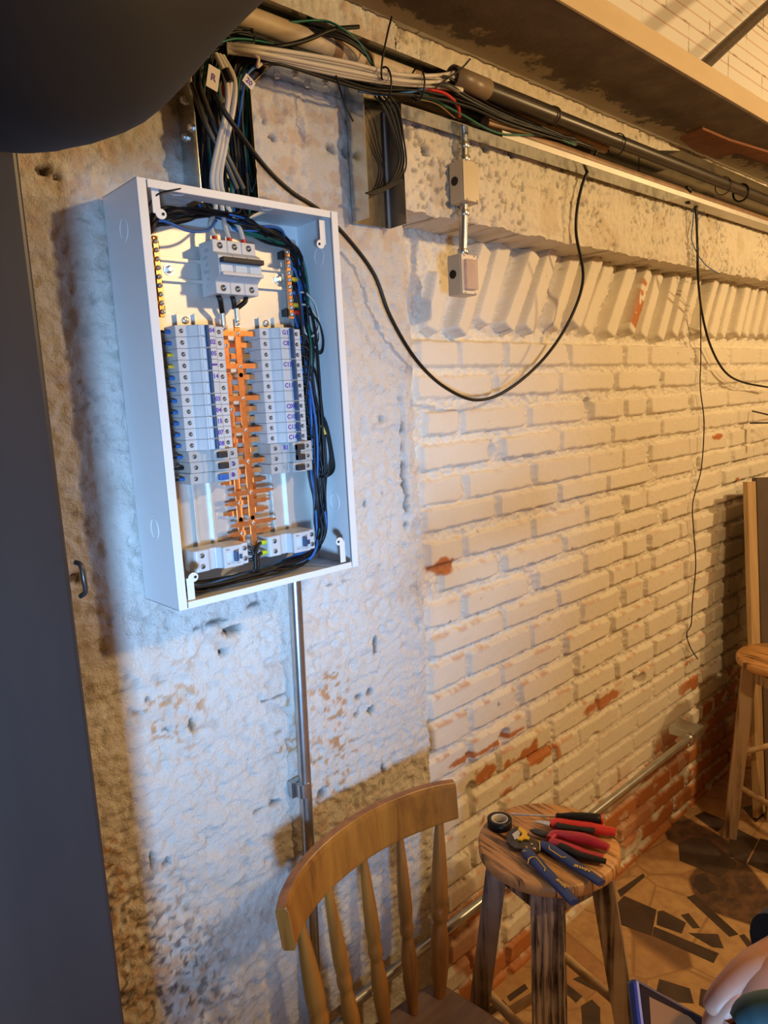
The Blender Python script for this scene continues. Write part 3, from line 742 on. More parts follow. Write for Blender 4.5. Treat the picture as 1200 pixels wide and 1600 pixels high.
# main three-pole breaker on the horizontal rail
t = thing('main_circuit_breaker', 'large three pole main breaker on the horizontal rail, white cables on top', 'circuit breaker', (.6195, -.1275, 1.92))
pw = .0268
for k in range(3):
    x0 = .6195+k*pw; yb = -.1275
    pr = [(0, 1.9225), (-.044, 1.9225), (-.044, 1.941), (-.052, 1.946), (-.058, 1.950), (-.058, 1.980), (-.052, 1.984), (-.044, 1.987), (-.044, 2.0065), (0, 2.0065)]
    g = G(); g.prism([(yb+a, b) for a, b in pr], x0+.0002, x0+pw-.0002, 'x'); g.build('pole_body', bplast, t, bevel=.0008, seg=1)
    for zz in (1.9315, 1.9975):
        g = G(); g.lathe([(.0052, 0), (.0052, .0005), (.0044, .0005), (.0044, .0002), (0, .0002)], (x0+pw/2, yb-.044, zz), (0, -1, 0), 16); g.build('terminal_screw', screwhole, t)
    g = G(); g.box((x0+.003, yb-.0595, 1.953), (x0+pw-.003, yb-.058, 1.966)); g.build('label_window', windowm, t)
g = G(); g.box((.6215, -.1975, 1.968), (.6215+3*pw-.004, -.1855, 1.9755)); lab(g.build('toggle', toggleblk, t, bevel=.001), 'long dark toggle bar')
g = G(); g.box((.6215, -.1935, 1.948), (.6215+3*pw-.004, -.1845, 1.9535)); g.build('lower_ledge', bplast, t, bevel=.0008)
g = G(); 
for q, s in enumerate(['125A', '400V', 'IEC', '50/60', 'Hz', 'C']):
    textmesh(g, s, (.6195-.0003, -.150+(.004 if q % 2 else 0), 1.992-q*.011), .007, xdir=(0, -1, 0))
g.build('side_print', mat('grey_ink', (.28, .34, .42), .6), t)

# residual-current devices on the lower ends of the rails
def rcd(label, x0, z0, th_right):
    t = thing('residual_current_breaker', label, 'circuit breaker', (x0, -.1275, z0)); yb = -.1275; L = .096; H = .036
    pr = [(0, 0), (0, .036), (.003, .040), (.024, .040), (.030, .036), (.040, .036), (.046, .044), (.046, .052), (.082, .052), (.082, .046), (L, .046), (L, 0)]
    g = G(); g.prism([(x0+s, yb-h) for s, h in pr], z0, z0+H, 'z'); g.build('body', bplast, t, bevel=.001, seg=1)
    for zz in (z0+.009, z0+.027):
        for sx, h in ((.013, .040), (.090, .046)):
            g = G(); g.lathe([(.0042, 0), (.0042, .0005), (0, .0002)], (x0+sx, yb-h, zz), (0, -1, 0), 14); g.build('terminal_screw', screwhole, t)
    g = G(); 
    g.box((x0+.064, yb-.060, z0+.010), (x0+.070, yb-.052, z0+.028)); g.build('toggle', togglem, t, bevel=.001)
    g = G(); g.box((x0+.075, yb-.0545, z0+.012), (x0+.0795, yb-.052, z0+.020)); lab(g.build('test_button', togglem, t, bevel=.0005), 'small square blue test button')
    g = G(); g.box((x0+.050, yb-.0526, z0+.012), (x0+.062, yb-.0520, z0+.026)); g.build('label_window', windowm, t)
    g = G(); textmesh(g, '40A', (x0+.054, yb-.0523, z0+.031), .0045); textmesh(g, '230V', (x0+.054, yb-.0523, z0+.007), .0032); textmesh(g, 'T', (x0+.074, yb-.0523, z0+.028), .006); textmesh(g, '30mA', (x0+.073, yb-.0523, z0+.006), .003)
    g.build('printed_label', inkk, t); return t
rcd('residual current breaker below the left column, dark wires at its left', .5405, 1.4765, False)
rcd('residual current breaker below the right column with two yellow ferrules', .6830, 1.4765, True)

# ------------------------------------------------------------------ copper busbars
t = thing('busbar_comb', 'copper comb busbar standing between the two breaker columns', 'busbar', (.665, PL, 1.50))
g = G(); g.box((.6595, -.1515, 1.500), (.6705, -.1485, 1.886)); g.build('front_bar', copper, t, bevel=.0004)
g = G(); g.box((.6430, -.1385, 1.500), (.6540, -.1355, 1.876)); g.build('rear_bar', copper, t, bevel=.0004)
g = G(); g.box((.6800, -.1300, 1.560), (.6900, -.1270, 1.862)); g.build('deep_bar', copper, t, bevel=.0004)
for i in range(20):
    zc = ZT-(i+.5)*PIT; free = i >= 14
    ph = i % 3
    yr = (-.1500, -.1370, -.1285)[ph]; h = .0042
    def finger(x0, x1, y, taper):
        g = G()
        if taper:
            d = 1 if x1 > x0 else -1; xm = x1-d*.010
            p = [(x0, zc-h), (xm, zc-h), (xm+d*.001, zc-h*.5), (x1-d*.001, zc-h*.45), (x1, zc-h*.2), (x1, zc+h*.2), (x1-d*.001, zc+h*.45), (xm+d*.001, zc+h*.5), (xm, zc+h), (x0, zc+h)]
        else: p = [(x0, zc-h), (x1, zc-h), (x1, zc+h), (x0, zc+h)]
        g.prism(p, y-.001, y+.001, 'y'); g.build('finger', copper, t)
    src = (.665, .6485, .685)[ph]
    finger(src, .6985 if not free else .712, yr-.0022, free)
    finger(src, .6315 if not free else .620, yr-.0022+.001, free)
    if ph == 0:
        g = G(); screw(g, (.665, -.1515, zc), .0032, .0022); g.build('screw', [steel, darkhole], t)
    elif ph == 1 and (free or i % 2):
        g = G(); screw(g, (.6485, -.1385, zc), .0030, .0020); g.build('screw', [steel, darkhole], t)
for zc in (1.79, 1.545):
    g = G(); g.cyl((.665, -.1515, zc+.004), (.665, PL-.001, zc+.004), .004, 12); g.cyl((.649, -.1385, zc+.002), (.649, PL-.001, zc+.002), .004, 12); g.cyl((.685, -.127, zc+.02), (.685, PL-.001, zc+.02), .004, 12)
    lab(g.build('standoff', whitepl, t), 'white insulating standoff')
for (x, y, zz) in ((.665, -.1515, 1.879), (.6455, -.1385, 1.872)):
    g = G(); g.cyl((x, y-.003, zz+.004), (x-.001, y-.004, zz+.024), .0042, 12); g.box((x-.005, y-.0022, zz-.006), (x+.005, y, zz+.006)); screw(g, (x, y-.002, zz), .0042, .003)
    lab(g.build('lug', [steel, darkhole], t), 'crimped tin cable lug')

# terminal bars
def termbar(label, x, z0, z1, n, ferr, side):
    t = thing('terminal_bar', label, 'terminal bar', (x, PL, z0)); y = -.1385
    g = G(); g.box((x-.0042, y-.003, z0), (x+.0042, y+.003, z1)); g.build('bar', copper, t, bevel=.0005)
    g = G(); 
    for zz in (z0+.012, z1-.012): g.box((x-.008, y+.003, zz-.006), (x+.008, PL, zz+.006))
    g.build('support', blackpl, t)
    for i in range(n):
        zz = z1-.008-(z1-z0-.016)*i/(n-1)
        g = G(); screw(g, (x, y-.003, zz), .0040, .0032); g.build('screw', [steel, darkhole], t)
    return t
termbar('copper earth bar with a row of screws at the left inside the box', .5385, 1.886, 2.008, 9, 0, 'L')
termbar('copper neutral bar with a row of screws at the right inside the box', .7875, 1.892, 2.016, 10, 0, 'R')
def ferrule(x, y, z, dx, m, label, wm, wl, pts, r=.0017, group=None, k=1.0):
    t = thing('ferruled_wire', wl, 'wire', (x, y, z), group)
    g = G(); g.lathe([(.0026*k, 0), (.0042*k, .002*k), (.0042*k, .012*k), (.0032*k, .014*k)], (x, y, z), (dx, 0, 0), 12)
    lab(g.build('ferrule', m, t), label)
    cable('wire_core', None, None, [(x+dx*.012, y, z)]+pts, r, wm, parent=t)
cols = [yellowpl, yellowpl, yellowpl, yellowpl, bluepl, bluepl, None, yellowpl, redpl]
cn = {yellowpl: 'yellow', bluepl: 'blue', redpl: 'red'}
for i, c in enumerate(cols):
    if c is None: continue
    zz = 2.008-.008-(.106)*i/8
    ferrule(.5345, -.1385, zz, -1, c, cn[c]+' ferrule', blackpl, 'black wire with a coloured ferrule on the left earth bar', [(.514, -.142, zz), (.504, -.145, zz-.02), (.500, -.142, zz-.09-.01*i)], group='wires of the left earth bar')
for zz, c, wm, L2 in ((1.9615, yellowpl, greenpl, 'green wire with yellow ferrule at the upper part of the right bar'), (1.9385, bluepl, whitepl, 'white wire with blue ferrule looping from the right bar'),
                      (1.9170, yellowpl, whitepl, 'white wire with yellow ferrule looping from the right bar'), (1.9040, redpl, blackpl, 'black wire with red ferrule below the right bar')):
    if wm is greenpl: pts = [(.812, -.146, zz-.003), (.818, -.145, zz-.05), (.813, -.14, zz-.2)]
    elif wm is whitepl: pts = [(.812, -.152, zz-.001), (.825, -.160, zz-.018), (.8285, -.165, zz-.045), (.826, -.165, zz-.068), (.813, -.160, zz-.079), (.806, -.155, zz-.074), (.804, -.15, zz-.06)]
    else: pts = [(.815, -.153, zz-.003), (.826, -.165, zz-.016), (.832, -.170, zz-.045), (.829, -.170, zz-.070), (.820, -.168, zz-.074), (.812, -.160, zz-.060), (.807, -.15, zz-.04)]
    ferrule(.7920, -.1400, zz, 1, c, cn[c]+' ferrule', wm, L2, pts, .0019)

# ------------------------------------------------------------------ trunking and tray
def channel(name, label, parts):
    t = thing(name, label, 'cable tray', parts[0][1]); return t
YW = -.1005; YC = -.151
t1 = thing('wire_channel', 'galvanised vertical trunking entering the top of the open box', 'cable tray', (.675, YW, 2.066))
g = G(); g.box((.620, YW-.0012, 2.066), (.728, YW, 2.40)); g.build('back_sheet', galv, t1)
g = G(); g.box((.6195, YC, 2.066), (.6207, YW, 2.40)); g.build('side_sheet', galv, t1)
g = G(); g.box((.7275, YC, 2.066), (.7287, YW, 2.265)); g.build('side_sheet', galv, t1)
for zz, yy in ((2.225, -.125), (2.180, -.140), (2.172, -.118), (2.085, -.140), (2.088, -.120)):
    g = G(); g.lathe([(.0065, 0), (.0065, .002), (.0048, .0022), (.0048, .006), (0, .0065)], (.6195, yy, zz), (-1, 0, 0), 8, smooth=False); g.build('bolt', steel, t1)
t2 = thing('wire_channel', 'short open galvanised trunking stub hanging below the tray', 'cable tray', (1.03, YW, 2.09))
g = G(); g.box((.980, YW-.0012, 2.089), (1.08, YW, 2.315)); g.build('back_sheet', galv_in, t2)
g = G(); g.box((.9795, YC, 2.089), (.9807, YW, 2.315)); g.build('side_sheet', galv, t2)
g = G(); g.box((1.0795, YC, 2.089), (1.0807, YW, 2.315)); g.build('side_sheet', galv_in, t2)
g = G(); g.box((1.0770, YW-.0030, 2.089), (1.0792, YW-.0012, 2.312)); lab(g.build('corner_glint', galv_plate, t2), 'pale strip imitating the glint along the folded corner')  # pale strip added to paint the bright edge line of the fold
t3 = thing('cable_tray', 'long galvanised tray running under the ceiling ledge, full of cables', 'cable tray', (1.5, YW, 2.315))
g = G(); g.box((.60, YW-.0012, 2.315), (2.30, YW, 2.409)); g.build('back_sheet', galv, t3)
g = G(); g.box((.783, YC, 2.3145), (.980, YW, 2.3157)); g.box((1.08, YC, 2.3145), (2.30, YW, 2.3157)); 
g.prism([(.728, 2.2640), (.7835, 2.3145), (.7835, 2.3160), (.728, 2.2655)], YC, YW, 'y'); g.build('bottom_sheet', galv, t3)
g = G(); g.box((.60, YC, 2.4080), (2.30, YW, 2.4092)); g.build('top_sheet', galv, t3)
g = G(); g.box((1.40, YC-.0012, 2.3150), (2.30, YC, 2.3290)); g.build('front_lip', galv_plate, t3)
for xx, yy in ((.81, -.115), (.835, -.135), (.875, -.118), (.90, -.138)):
    g = G(); g.lathe([(.0062, 0), (.0062, .002), (.0046, .0022), (.0046, .007), (0, .0075)], (xx, yy, 2.3145), (0, 0, -1), 8, smooth=False); g.build('bolt', steel, t3)
t4 = thing('cable_tray', 'second length of galvanised tray continuing to the right end', 'cable tray', (3.2, YW, 2.315))
g = G(); g.box((2.12, YW-.0032, 2.318), (4.6, YW-.0014, 2.432)); g.build('back_sheet', galv, t4)
g = G(); g.prism([(2.12, YW-.003), (2.24, -.178), (4.6, -.178), (4.6, YW-.003)], 2.4310, 2.4322, 'z'); g.build('top_sheet', galv, t4)
g = G(); g.box((2.30, -.1512, 2.3165), (4.6, -.150, 2.330)); g.box((2.30, -.151, 2.3160), (4.6, YW, 2.3170)); g.build('bottom_sheet', galv_plate, t4)

# big black conduit along the tray with beige coupling
yc = -.170
def on(px, py, y=yc): return AY(px, py, y)
zc1 = on(720, 122).z; zc2 = on(1195, 313).z
zc_ = (zc1+zc2)/2
t = thing('black_conduit', 'thick black plastic pipe along the front of the tray', 'pipe', (1.20, yc, zc_))
xa = on(706, 110).x
g = G(); rr = .0165
g.lathe([(.0145, .002), (.0145, .030), (.0165, .030), (.0205, .0), (.0205, .002), (.0205, .105), (.0185, .108)][:0] or [(.0170, .03), (.0170, .0), (.0215, .0), (.0215, .11), (.0180, .111)], (xa, yc, zc_), (1, 0, 0), 28)
lab(g.build('coupling', noisy('brown_grey_pvc', (.17, .125, .09), (.22, .16, .11), .4, 12, 0, .1), t), 'brownish open end sleeve')
g = G(); g.cyl((xa+.05, yc, zc_), (xa+.36, yc, zc_), .0195, 28); g.build('socket_pipe', blackpvc, t)
g = G(); g.cyl((xa+.34, yc, zc_), (4.5, yc, zc_), .0165, 24); g.build('pipe_body', blackpvc, t)
for dx in (.352, .362): g = G(); g.lathe([(.0205, 0), (.0215, .003), (.0205, .006)], (xa+dx, yc, zc_), (1, 0, 0), 24); g.build('collar', blackpvc, t)
g = G(); p = AY(838, 172, yc-.016); g.box((p.x-.010, yc-.0172, zc_-.008), (p.x+.012, yc-.0160, zc_+.006)); lab(g.build('sticker', whitepl, t), 'scrap of white sticker')
# lower brown pipe behind it
g = G(); ypb = -.135; zpb = 2.338
g.sweep(catmull([(1.36, ypb, zpb+.004), (1.6, ypb, zpb+.002), (2.0, ypb, zpb), (2.6, ypb, zpb), (4.4, ypb, zpb)], 6), .013, 16); o = g.build('brown_conduit', rustpvc)
tag(o, 'brown stained pipe inside the tray behind and below the black pipe', 'pipe')
# beige pipe at the left
t = thing('beige_pipe', 'beige stained plastic pipe inside the left end of the tray', 'pipe', (.70, -.128, 2.38))
pa, pb = AY(385, 22, -.128), AY(640, 120, -.128); pb.z = pa.z = (pa.z+pb.z)/2-.004
g = G(); g.cyl((pa.x-.05, -.128, pa.z), (pb.x, -.128, pb.z), .0185, 24); g.build('pipe_body', beigepvc, t)
for px in (515, 562):
    q = AY(px, 80, -.128); g = G(); g.lathe([(.0188, 0), (.0196, .004), (.0196, .016), (.0188, .02)], (q.x, -.128, pa.z), (1, 0, 0), 24); lab(g.build('stained_band', rustpvc, t), 'brown stained band')
q = pb
g = G(); g.sweep([(pb.x, -.128, pb.z), (pb.x+.3, -.130, pb.z+.002), (pb.x+.75, -.13, pb.z+.004)], [.0185, .016, .013], 18)
tag(g.build('cream_pipe', noisy('cream_pvc', (.55, .40, .24), (.30, .18, .10), .5, 14, 0, .2), None), 'cream and brown pipe in the tray between the cable ties', 'pipe')

# ------------------------------------------------------------------ cables in the tray
def pxcable(name, label, cat, spec, r, m, group=None, k=8):
    return cable(name, label, cat, [AY(a, b, y) for a, b, y in spec], r, m, group, k)
for i in range(6):
    o = i-2.5
    dy = -.182+.004*(i % 3)
    sp = [(355, 70+i*2.2, -.155), (400, 74+i*2.6, dy), (470, 84+i*4.0, dy), (545, 98+i*4.4, dy), (620, 116+i*3.0, dy), (680, 118+i*3.4, dy), (718, 112+i*2.0, -.172)]
    if i >= 4: sp[-1] = (722, 132+i*2, -.175)
    pxcable('white_cable', ['topmost', 'second from the top', 'third from the top', 'fourth from the top', 'fifth from the top', 'lowest'][i]+' of the white cables bundled along the tray', 'cable', sp, .0040, whitepl, 'white cables along the tray')
for i in range(14):
    a = rnd.uniform(-1, 1); b = rnd.uniform(-1, 1); dy = -.165+rnd.uniform(-.012, .03)
    sp = [(372, 88+a*10, -.14), (430, 88+a*8+6, dy), (500, 112+b*8, dy), (580, 138+a*8, dy), (660, 142+b*9, dy), (730, 160+a*10, dy), (800, 190+b*6, dy), (900, 222+a*6, -.145)]
    if i % 4 == 0: sp = sp[:6]+[(760, 176+a*8, -.14)]
    pxcable('black_cable', 'thin black cable among the tangle along the tray', 'cable', sp, rnd.uniform(.0018, .0030), blackpl, 'black cables along the tray')
for i in range(5):
    a = rnd.uniform(-1, 1)
    sp = [(480, 40+a*8, -.14), (540, 58+a*6, -.165), (575, 85+a*5, -.17), (600, 120, -.175), (690, 125+a*9, -.182), (735, 150+a*8, -.17), (800, 182+a*5, -.15), (930, 232, -.14)]
    pxcable('black_cable', 'black cable curving over the beige pipe into the tray bundle', 'cable', sp, .0024, blackpl, 'black cables over the beige pipe')
pxcable('green_wire', 'green wire curving over the beige pipe at the tray', 'wire', [(440, 36, -.14), (500, 32, -.15), (530, 42, -.165), (560, 66, -.17), (580, 100, -.172)], .0022, greenpl)
pxcable('green_wire', 'green wire sagging at the bottom of the tray to the right', 'wire', [(650, 140, -.16), (720, 178, -.16), (780, 208, -.158), (850, 212, -.156), (900, 226, -.15)], .0022, greenpl)
pxcable('blue_wire', 'blue wire under the tray beside the hanging stub', 'wire', [(560, 142, -.155), (600, 148, -.165), (650, 142, -.168), (690, 128, -.17)], .0026, bluepl)
pxcable('red_wire', 'red wire beside the sleeve of the black pipe', 'wire', [(660, 138, -.165), (695, 146, -.172), (715, 165, -.168), (718, 182, -.155)], .0032, redpl)
pxcable('black_cable', 'thick black cable bridging the beige pipe in the tray', 'cable', [(400, 72, -.15), (440, 72, -.168), (480, 62, -.17), (520, 46, -.16), (560, 42, -.14)], .0040, blackpl)
for i, (sp) in enumerate([[(612, 26, -.20), (606, 50, -.20), (598, 90, -.197), (596, 118, -.192), (600, 128, -.17)], [(735, 92, -.215), (720, 108, -.205), (700, 122, -.196), (680, 138, -.188)], [(552, 190, -.19), (538, 160, -.19), (525, 118, -.182)]]):
    pxcable('cable_tie', ['black cable tie sticking straight up above the tray', 'black cable tie pointing right over the pipe sleeve', 'black cable tie hanging below the tray'][i], 'cable tie', sp, .0018, blackpl)
for px in (652, 600):
    g = G(); c = AY(px, 132, -.172); g.sweep([c+Vector((0, math.cos(a)*.020, math.sin(a)*.030)) for a in np.linspace(0, 2*math.pi, 20)], .0018, 6, caps=False)
    tag(g.build('cable_tie', blackpl), 'black cable tie looped round the tray bundle near the white cables', 'cable tie', 'looped ties on the tray bundle')
for i, px in enumerate((966, 1132, 1160)):
    x = AY(px, 240 if i == 0 else 300, yc).x
    g = G(); g.sweep([Vector((x, yc+.005+math.cos(a)*.026, zc_-.006+math.sin(a)*.028)) for a in np.linspace(0, 2*math.pi, 24)], .0016 if i < 2 else .0035, 6, caps=False)
    tag(g.build('cable_tie', blackpl), ['black cable tie round the black pipe in its middle', 'thin black cable tie round the pipe near the right edge', 'thick black tie round the pipe at the right edge'][i], 'cable tie')
# wires hanging into the stub
for i in range(4):
    o = i*7
    sp = [(585+o, 150, -.155), (602+o, 170, -.160), (618+o*.6, 215, -.158), (624+o*.5, 250+i*3, -.150), (610+o*.5, 285, -.145), (585+o*.3, 298+i, -.150), (572, 302, -.155)]
    pxcable('black_wire', 'thin black wire looping down into the short open stub', 'wire', sp, .0019, blackpl, 'wires looping into the trunking stub')
# metal offcut at the tray
g = G(); p = [AY(640, 152, -.152), AY(672, 150, -.158), (AY(700, 172, -.152)), AY(706, 178, -.150)]
pxs = catmull([AY(650, 150, -.153), AY(680, 158, -.160), AY(708, 180, -.152)], 6); g.sweep(pxs, 1, rect=(.0012, .010), up=(0, .6, .8)); tag(g.build('metal_offcut', galv), 'shiny bent strip of sheet metal under the tray wires', 'metal strip')

# ------------------------------------------------------------------ cables in the vertical trunk and into the panel
random.seed(3)
for i in range(32):
    x = .627+.094*(i % 13)/12; d = -.112-.030*rnd.random(); j = lambda s: rnd.uniform(-s, s)
    xt = .66+(.10)*rnd.random(); 
    # top comes from the tray
    P = [(xt+.18*rnd.random(), -.145, 2.345+j(.015)), (x+.05, d-.01, 2.335+j(.01)), (x+j(.006), d, 2.28), (x+j(.008), d+j(.006), 2.18), (x+j(.006), d, 2.10), (min(max(x, .63), .72)+j(.003), -.125+j(.015), 2.062)]
    kind = i % 3
    if kind == 0:    # to the left side
        P += [(.60+j(.01), -.150+j(.02), 2.045+j(.006)), (.545+j(.01), -.160+j(.025), 2.034+j(.01)), (.512+j(.006), -.165+j(.02), 2.012+j(.008)), (.499+j(.005), -.15+j(.02), 1.95), (.497+j(.006), -.15+j(.02), 1.80), (.504+j(.008), -.14+j(.01), 1.62-.08*rnd.random())]
    else:
        P += [(.70+j(.01), -.140+j(.02), 2.043+j(.006)), (.755+j(.01), -.150+j(.02), 2.030+j(.008)), (.804+j(.006), -.138+j(.016), 2.008+j(.008)), (.819+j(.006), -.133+j(.012), 1.95), (.810+j(.008), -.15+j(.015), 1.84), (.806+j(.010), -.15+j(.015), 1.72), (.808+j(.008), -.15+j(.015), 1.60), (.814+j(.008), -.15+j(.012), 1.52), (.810, -.15, 1.48)]
    col = blackpl; nm = 'black_wire'; lb = 'black wire running from the trunking down one inner side of the box'; gp = 'black wires inside the box'
    if i in (4, 13, 22): col = bluepl; nm = 'blue_wire'; lb = 'blue wire running down the right inner side of the box'; gp = 'blue wires inside the box'
    if i in (7, 16, 25): col = greenpl; nm = 'green_wire'; lb = 'green wire running from the trunking down the right inner side'; gp = 'green wires inside the box'
    cable(nm, lb, 'wire', P, rnd.uniform(.0020, .0028), col, gp)
for i in range(16):   # extra strands of the right-hand bundle and its stray loops
    j = lambda s: rnd.uniform(-s, s); x = .800+.022*rnd.random()
    z0 = 2.0-.016*i
    P = [(x-.01, -.135, min(z0, 1.99)), (x+j(.006), -.15+j(.018), z0-.06), (x+j(.006), -.155+j(.018), 1.66+j(.05)), (x+j(.006), -.155+j(.018), 1.57), (x+.004, -.15+j(.012), 1.50), (x-.02, -.155+j(.012), 1.466+j(.006)), (.72+j(.03), -.160+j(.015), 1.456+j(.007)), (.62+j(.03), -.165+j(.015), 1.453+j(.006)), (.53, -.16+j(.02), 1.455+j(.006)), (.492+j(.004), -.16, 1.475+.05*rnd.random())]
    cable('black_wire' if i % 6 else 'blue_wire', ('black' if i % 6 else 'blue')+' wire going down the right side and along the box bottom', 'wire', P, rnd.uniform(.0021, .0028), blackpl if i % 6 else bluepl, ('black' if i % 6 else 'blue')+' wires along the box bottom')
for i in range(14):   # short feeds at the right ends of the right column
    zz = ZT-(i+.5)*PIT
    cable('black_wire', 'short black wire from a right column breaker into the side bundle', 'wire', [(.782, -.150, zz), (.792, -.158, zz-.001), (.802, -.162, zz-.008), (.808, -.160, zz-.03)], .0020, blackpl, 'feeds of the right column')
lc = [bluepl, bluepl, yellowpl, yellowpl, bluepl, bluepl, bluepl, bluepl, bluepl, bluepl, bluepl, bluepl, blackpl, bluepl]
for i in range(14):
    zz = ZT-(i+.5)*PIT; c = lc[i]; nm = {bluepl: 'blue', yellowpl: 'yellow', blackpl: 'black'}[c]
    ferrule(.5462, -.147, zz, -1, c, nm+' ferrule', blackpl if i not in (5,) else bluepl, 'wire with %s ferrule on the left ends of the left column' % nm, [(.528, -.150, zz), (.514, -.152, zz-.006), (.503, -.148, zz-.03)], .0021, 'feeds of the left column, %s ferrules' % nm, .72)
for i, (dx) in enumerate((0, .006, .012)):    # loops at the lower right
    P = [(.808, -.15, 1.74-.01*i), (.818+dx*.8, -.165, 1.71), (.826+dx*.6, -.175, 1.665-.01*i), (.824+dx*.5, -.178, 1.625-.005*i), (.812, -.170, 1.605), (.806, -.150, 1.62), (.812, -.135, 1.68), (.812, -.130, 1.72)]
    cable('black_wire', 'black wire loop standing out of the side bundle low on the right', 'wire', P, .0021, blackpl, 'wire loops low on the right')
g = G(); g.cyl((.8150, -.171, 1.700), (.8205, -.173, 1.683), .0028, 10); tag(g.build('tape_mark', yellowpl), 'small yellow green tape on a wire loop', 'tape')
for k in range(2):   # fat feeds of the lower device
    zz = 1.4765+(.009, .027)[k]
    ferrule(.6838, -.160, zz, -1, noisy('lime_plastic', (.45, .60, .02), (.4, .52, .02), .4, 30, 0, 0), 'lime ferrule', blackpl, 'thick black wire with lime ferrule into the right lower device', [(.662, -.168, zz), (.652, -.172, zz-.012), (.650, -.172, 1.462), (.662, -.168, 1.452)], .0032, 'wires with lime ferrules')
for k in range(3):
    cable('black_wire', 'black wire curving from the left lower device to the bottom bundle', 'wire', [(.636, -.160, 1.503-.011*k), (.646, -.167, 1.500-.01*k), (.650+.002*k, -.170, 1.485), (.649+.003*k, -.172, 1.466), (.640, -.17, 1.452)], .0028, blackpl, 'wires from the left lower device')
# white supply cables through the trunk to the main breaker
for k in range(3):
    xe = .6195+(k+.5)*pw
    P = [AY(338, 95, -.16)+Vector((.006*k, 0, .01)), AY(352, 120, -.172)+Vector((.008*k, 0, 0)), AY(360, 165, -.172)+Vector((.006*(k-1), .006*(k == 1), 0)), AY(347, 225, -.165)+Vector((.007*(k-1), 0, 0)), AY(338, 280, -.155)+Vector((.008*(k-1), 0, 0)), (.650+.012*k, -.140, 2.066), (xe-.001, -.150, 2.035), (xe, -.158, 2.012)]
    t = thing('white_cable', ['left', 'middle', 'right'][k]+' one of the thick white cables entering the main breaker top', 'cable', (xe, -.158, 2.012), 'supply cables of the main breaker')
    cable('sheath', None, None, P, .0042, whitepl, parent=t)
    g = G(); g.cyl((xe, -.158, 2.0055), (xe, -.1575, 2.014), .0046, 12); lab(g.build('ferrule', redpl, t), 'red ferrule')
for k, (xe, tx, tz) in enumerate(((.6329, .6445, 1.896), (.6597, .664, 1.903), (.6865, .667, 1.903))):
    cable('black_wire', 'thick black wire from the main breaker down to the copper bars', 'wire', [(xe, -.152, 1.9235), (xe+(tx-xe)*.2, -.154, 1.915), (tx, -.150 if k else -.142, tz)], .0042, blackpl, 'output wires of the main breaker')
for k in range(2): cable('black_cable', 'thick brown black cable slanting behind the white supply cables', 'cable', [AY(300+10*k, 130, -.15), AY(320+12*k, 190, -.158), AY(348+8*k, 245, -.158), AY(372+10*k, 315, -.155)+Vector((0, 0, .02))], .0048, blackpvc, 'slanting cables in the trunking')
cable('blue_wire', 'blue wire arcing across the top inside the box', 'wire', [(.505, -.15, 1.99), (.53, -.172, 2.022), (.575, -.178, 2.012), (.612, -.172, 2.018), (.64, -.155, 2.04)], .0022, bluepl)
cable('black_wire', 'thin black wire slipping out over the box top edge', 'wire', [(.50, -.20, 2.03), (.512, -.215, 2.047), (.535, -.222, 2.055), (.57, -.21, 2.066), (.60, -.18, 2.07), (.63, -.15, 2.09)], .0013, blackpl)
# paper tags
def paper(label, cx, cy, cy_y, w_, h_, rot, s):
    c = AY(cx, cy, cy_y); t = thing('cable_tag', label, 'label', tuple(c))
    X = Vector((math.cos(rot), 0, math.sin(rot))); Z = Vector((-math.sin(rot), 0, math.cos(rot))); Yv = Vector((0, .0004, 0))
    g = G(); q = [c-X*w_-Z*h_, c+X*w_-Z*h_, c+X*w_+Z*h_, c-X*w_+Z*h_]
    g.add([p-Yv for p in q]+[p+Yv for p in q], [(0, 1, 2, 3), (7, 6, 5, 4), (0, 4, 5, 1), (1, 5, 6, 2), (2, 6, 7, 3), (3, 7, 4, 0)]); g.build('paper', mat('tag_paper', (.7, .68, .7), .6), t)
    g = G(); textmesh(g, s, c-Yv*2.5, min(w_, h_)*1.5, X, Z, .0003); g.build('handwriting', inkp, t)
paper('white paper tag with handwritten R near the duct edge', 333, 122, -.186, .010, .017, -.25, 'R')
paper('white paper tag with handwritten 20 beside the trunking', 389, 128, -.178, .010, .008, -.6, '20')
g = G(); c = AY(352, 108, -.176); g.cyl(c, AY(360, 128, -.178), .0062, 14); tag(g.build('tape_wrap', blackpl), 'black tape wrapped round the white supply cables', 'tape')
g = G(); c = AY(351, 138, -.165); g.cyl(AY(350, 134, -.160), AY(352, 150, -.160), .0045, 12); tag(g.build('red_connector', redpl), 'red connector among the cables in the trunking', 'connector')
cable('black_wire', 'black wires bend from the tray down into the trunking', 'wire', [AY(470, 100, -.165), AY(410, 100, -.17), AY(385, 120, -.165), AY(378, 180, -.15), AY(385, 260, -.14), AY(392, 300, -.13)], .0025, blackpl)
cable('blue_wire', 'blue wire bending from the tray into the trunking by the paper tag', 'wire', [AY(440, 92, -.16), AY(400, 104, -.172), AY(383, 125, -.168), AY(376, 170, -.152), AY(372, 200, -.14)], .0022, bluepl)
g = G(); g.sweep(catmull([AY(396, 84, -.178), AY(404, 92, -.180), AY(402, 104, -.178), AY(408, 100, -.176)], 5), .0028, 8); tag(g.build('cable_tie', beigepvc), 'beige tie holding the wires where tray and trunking meet', 'cable tie')

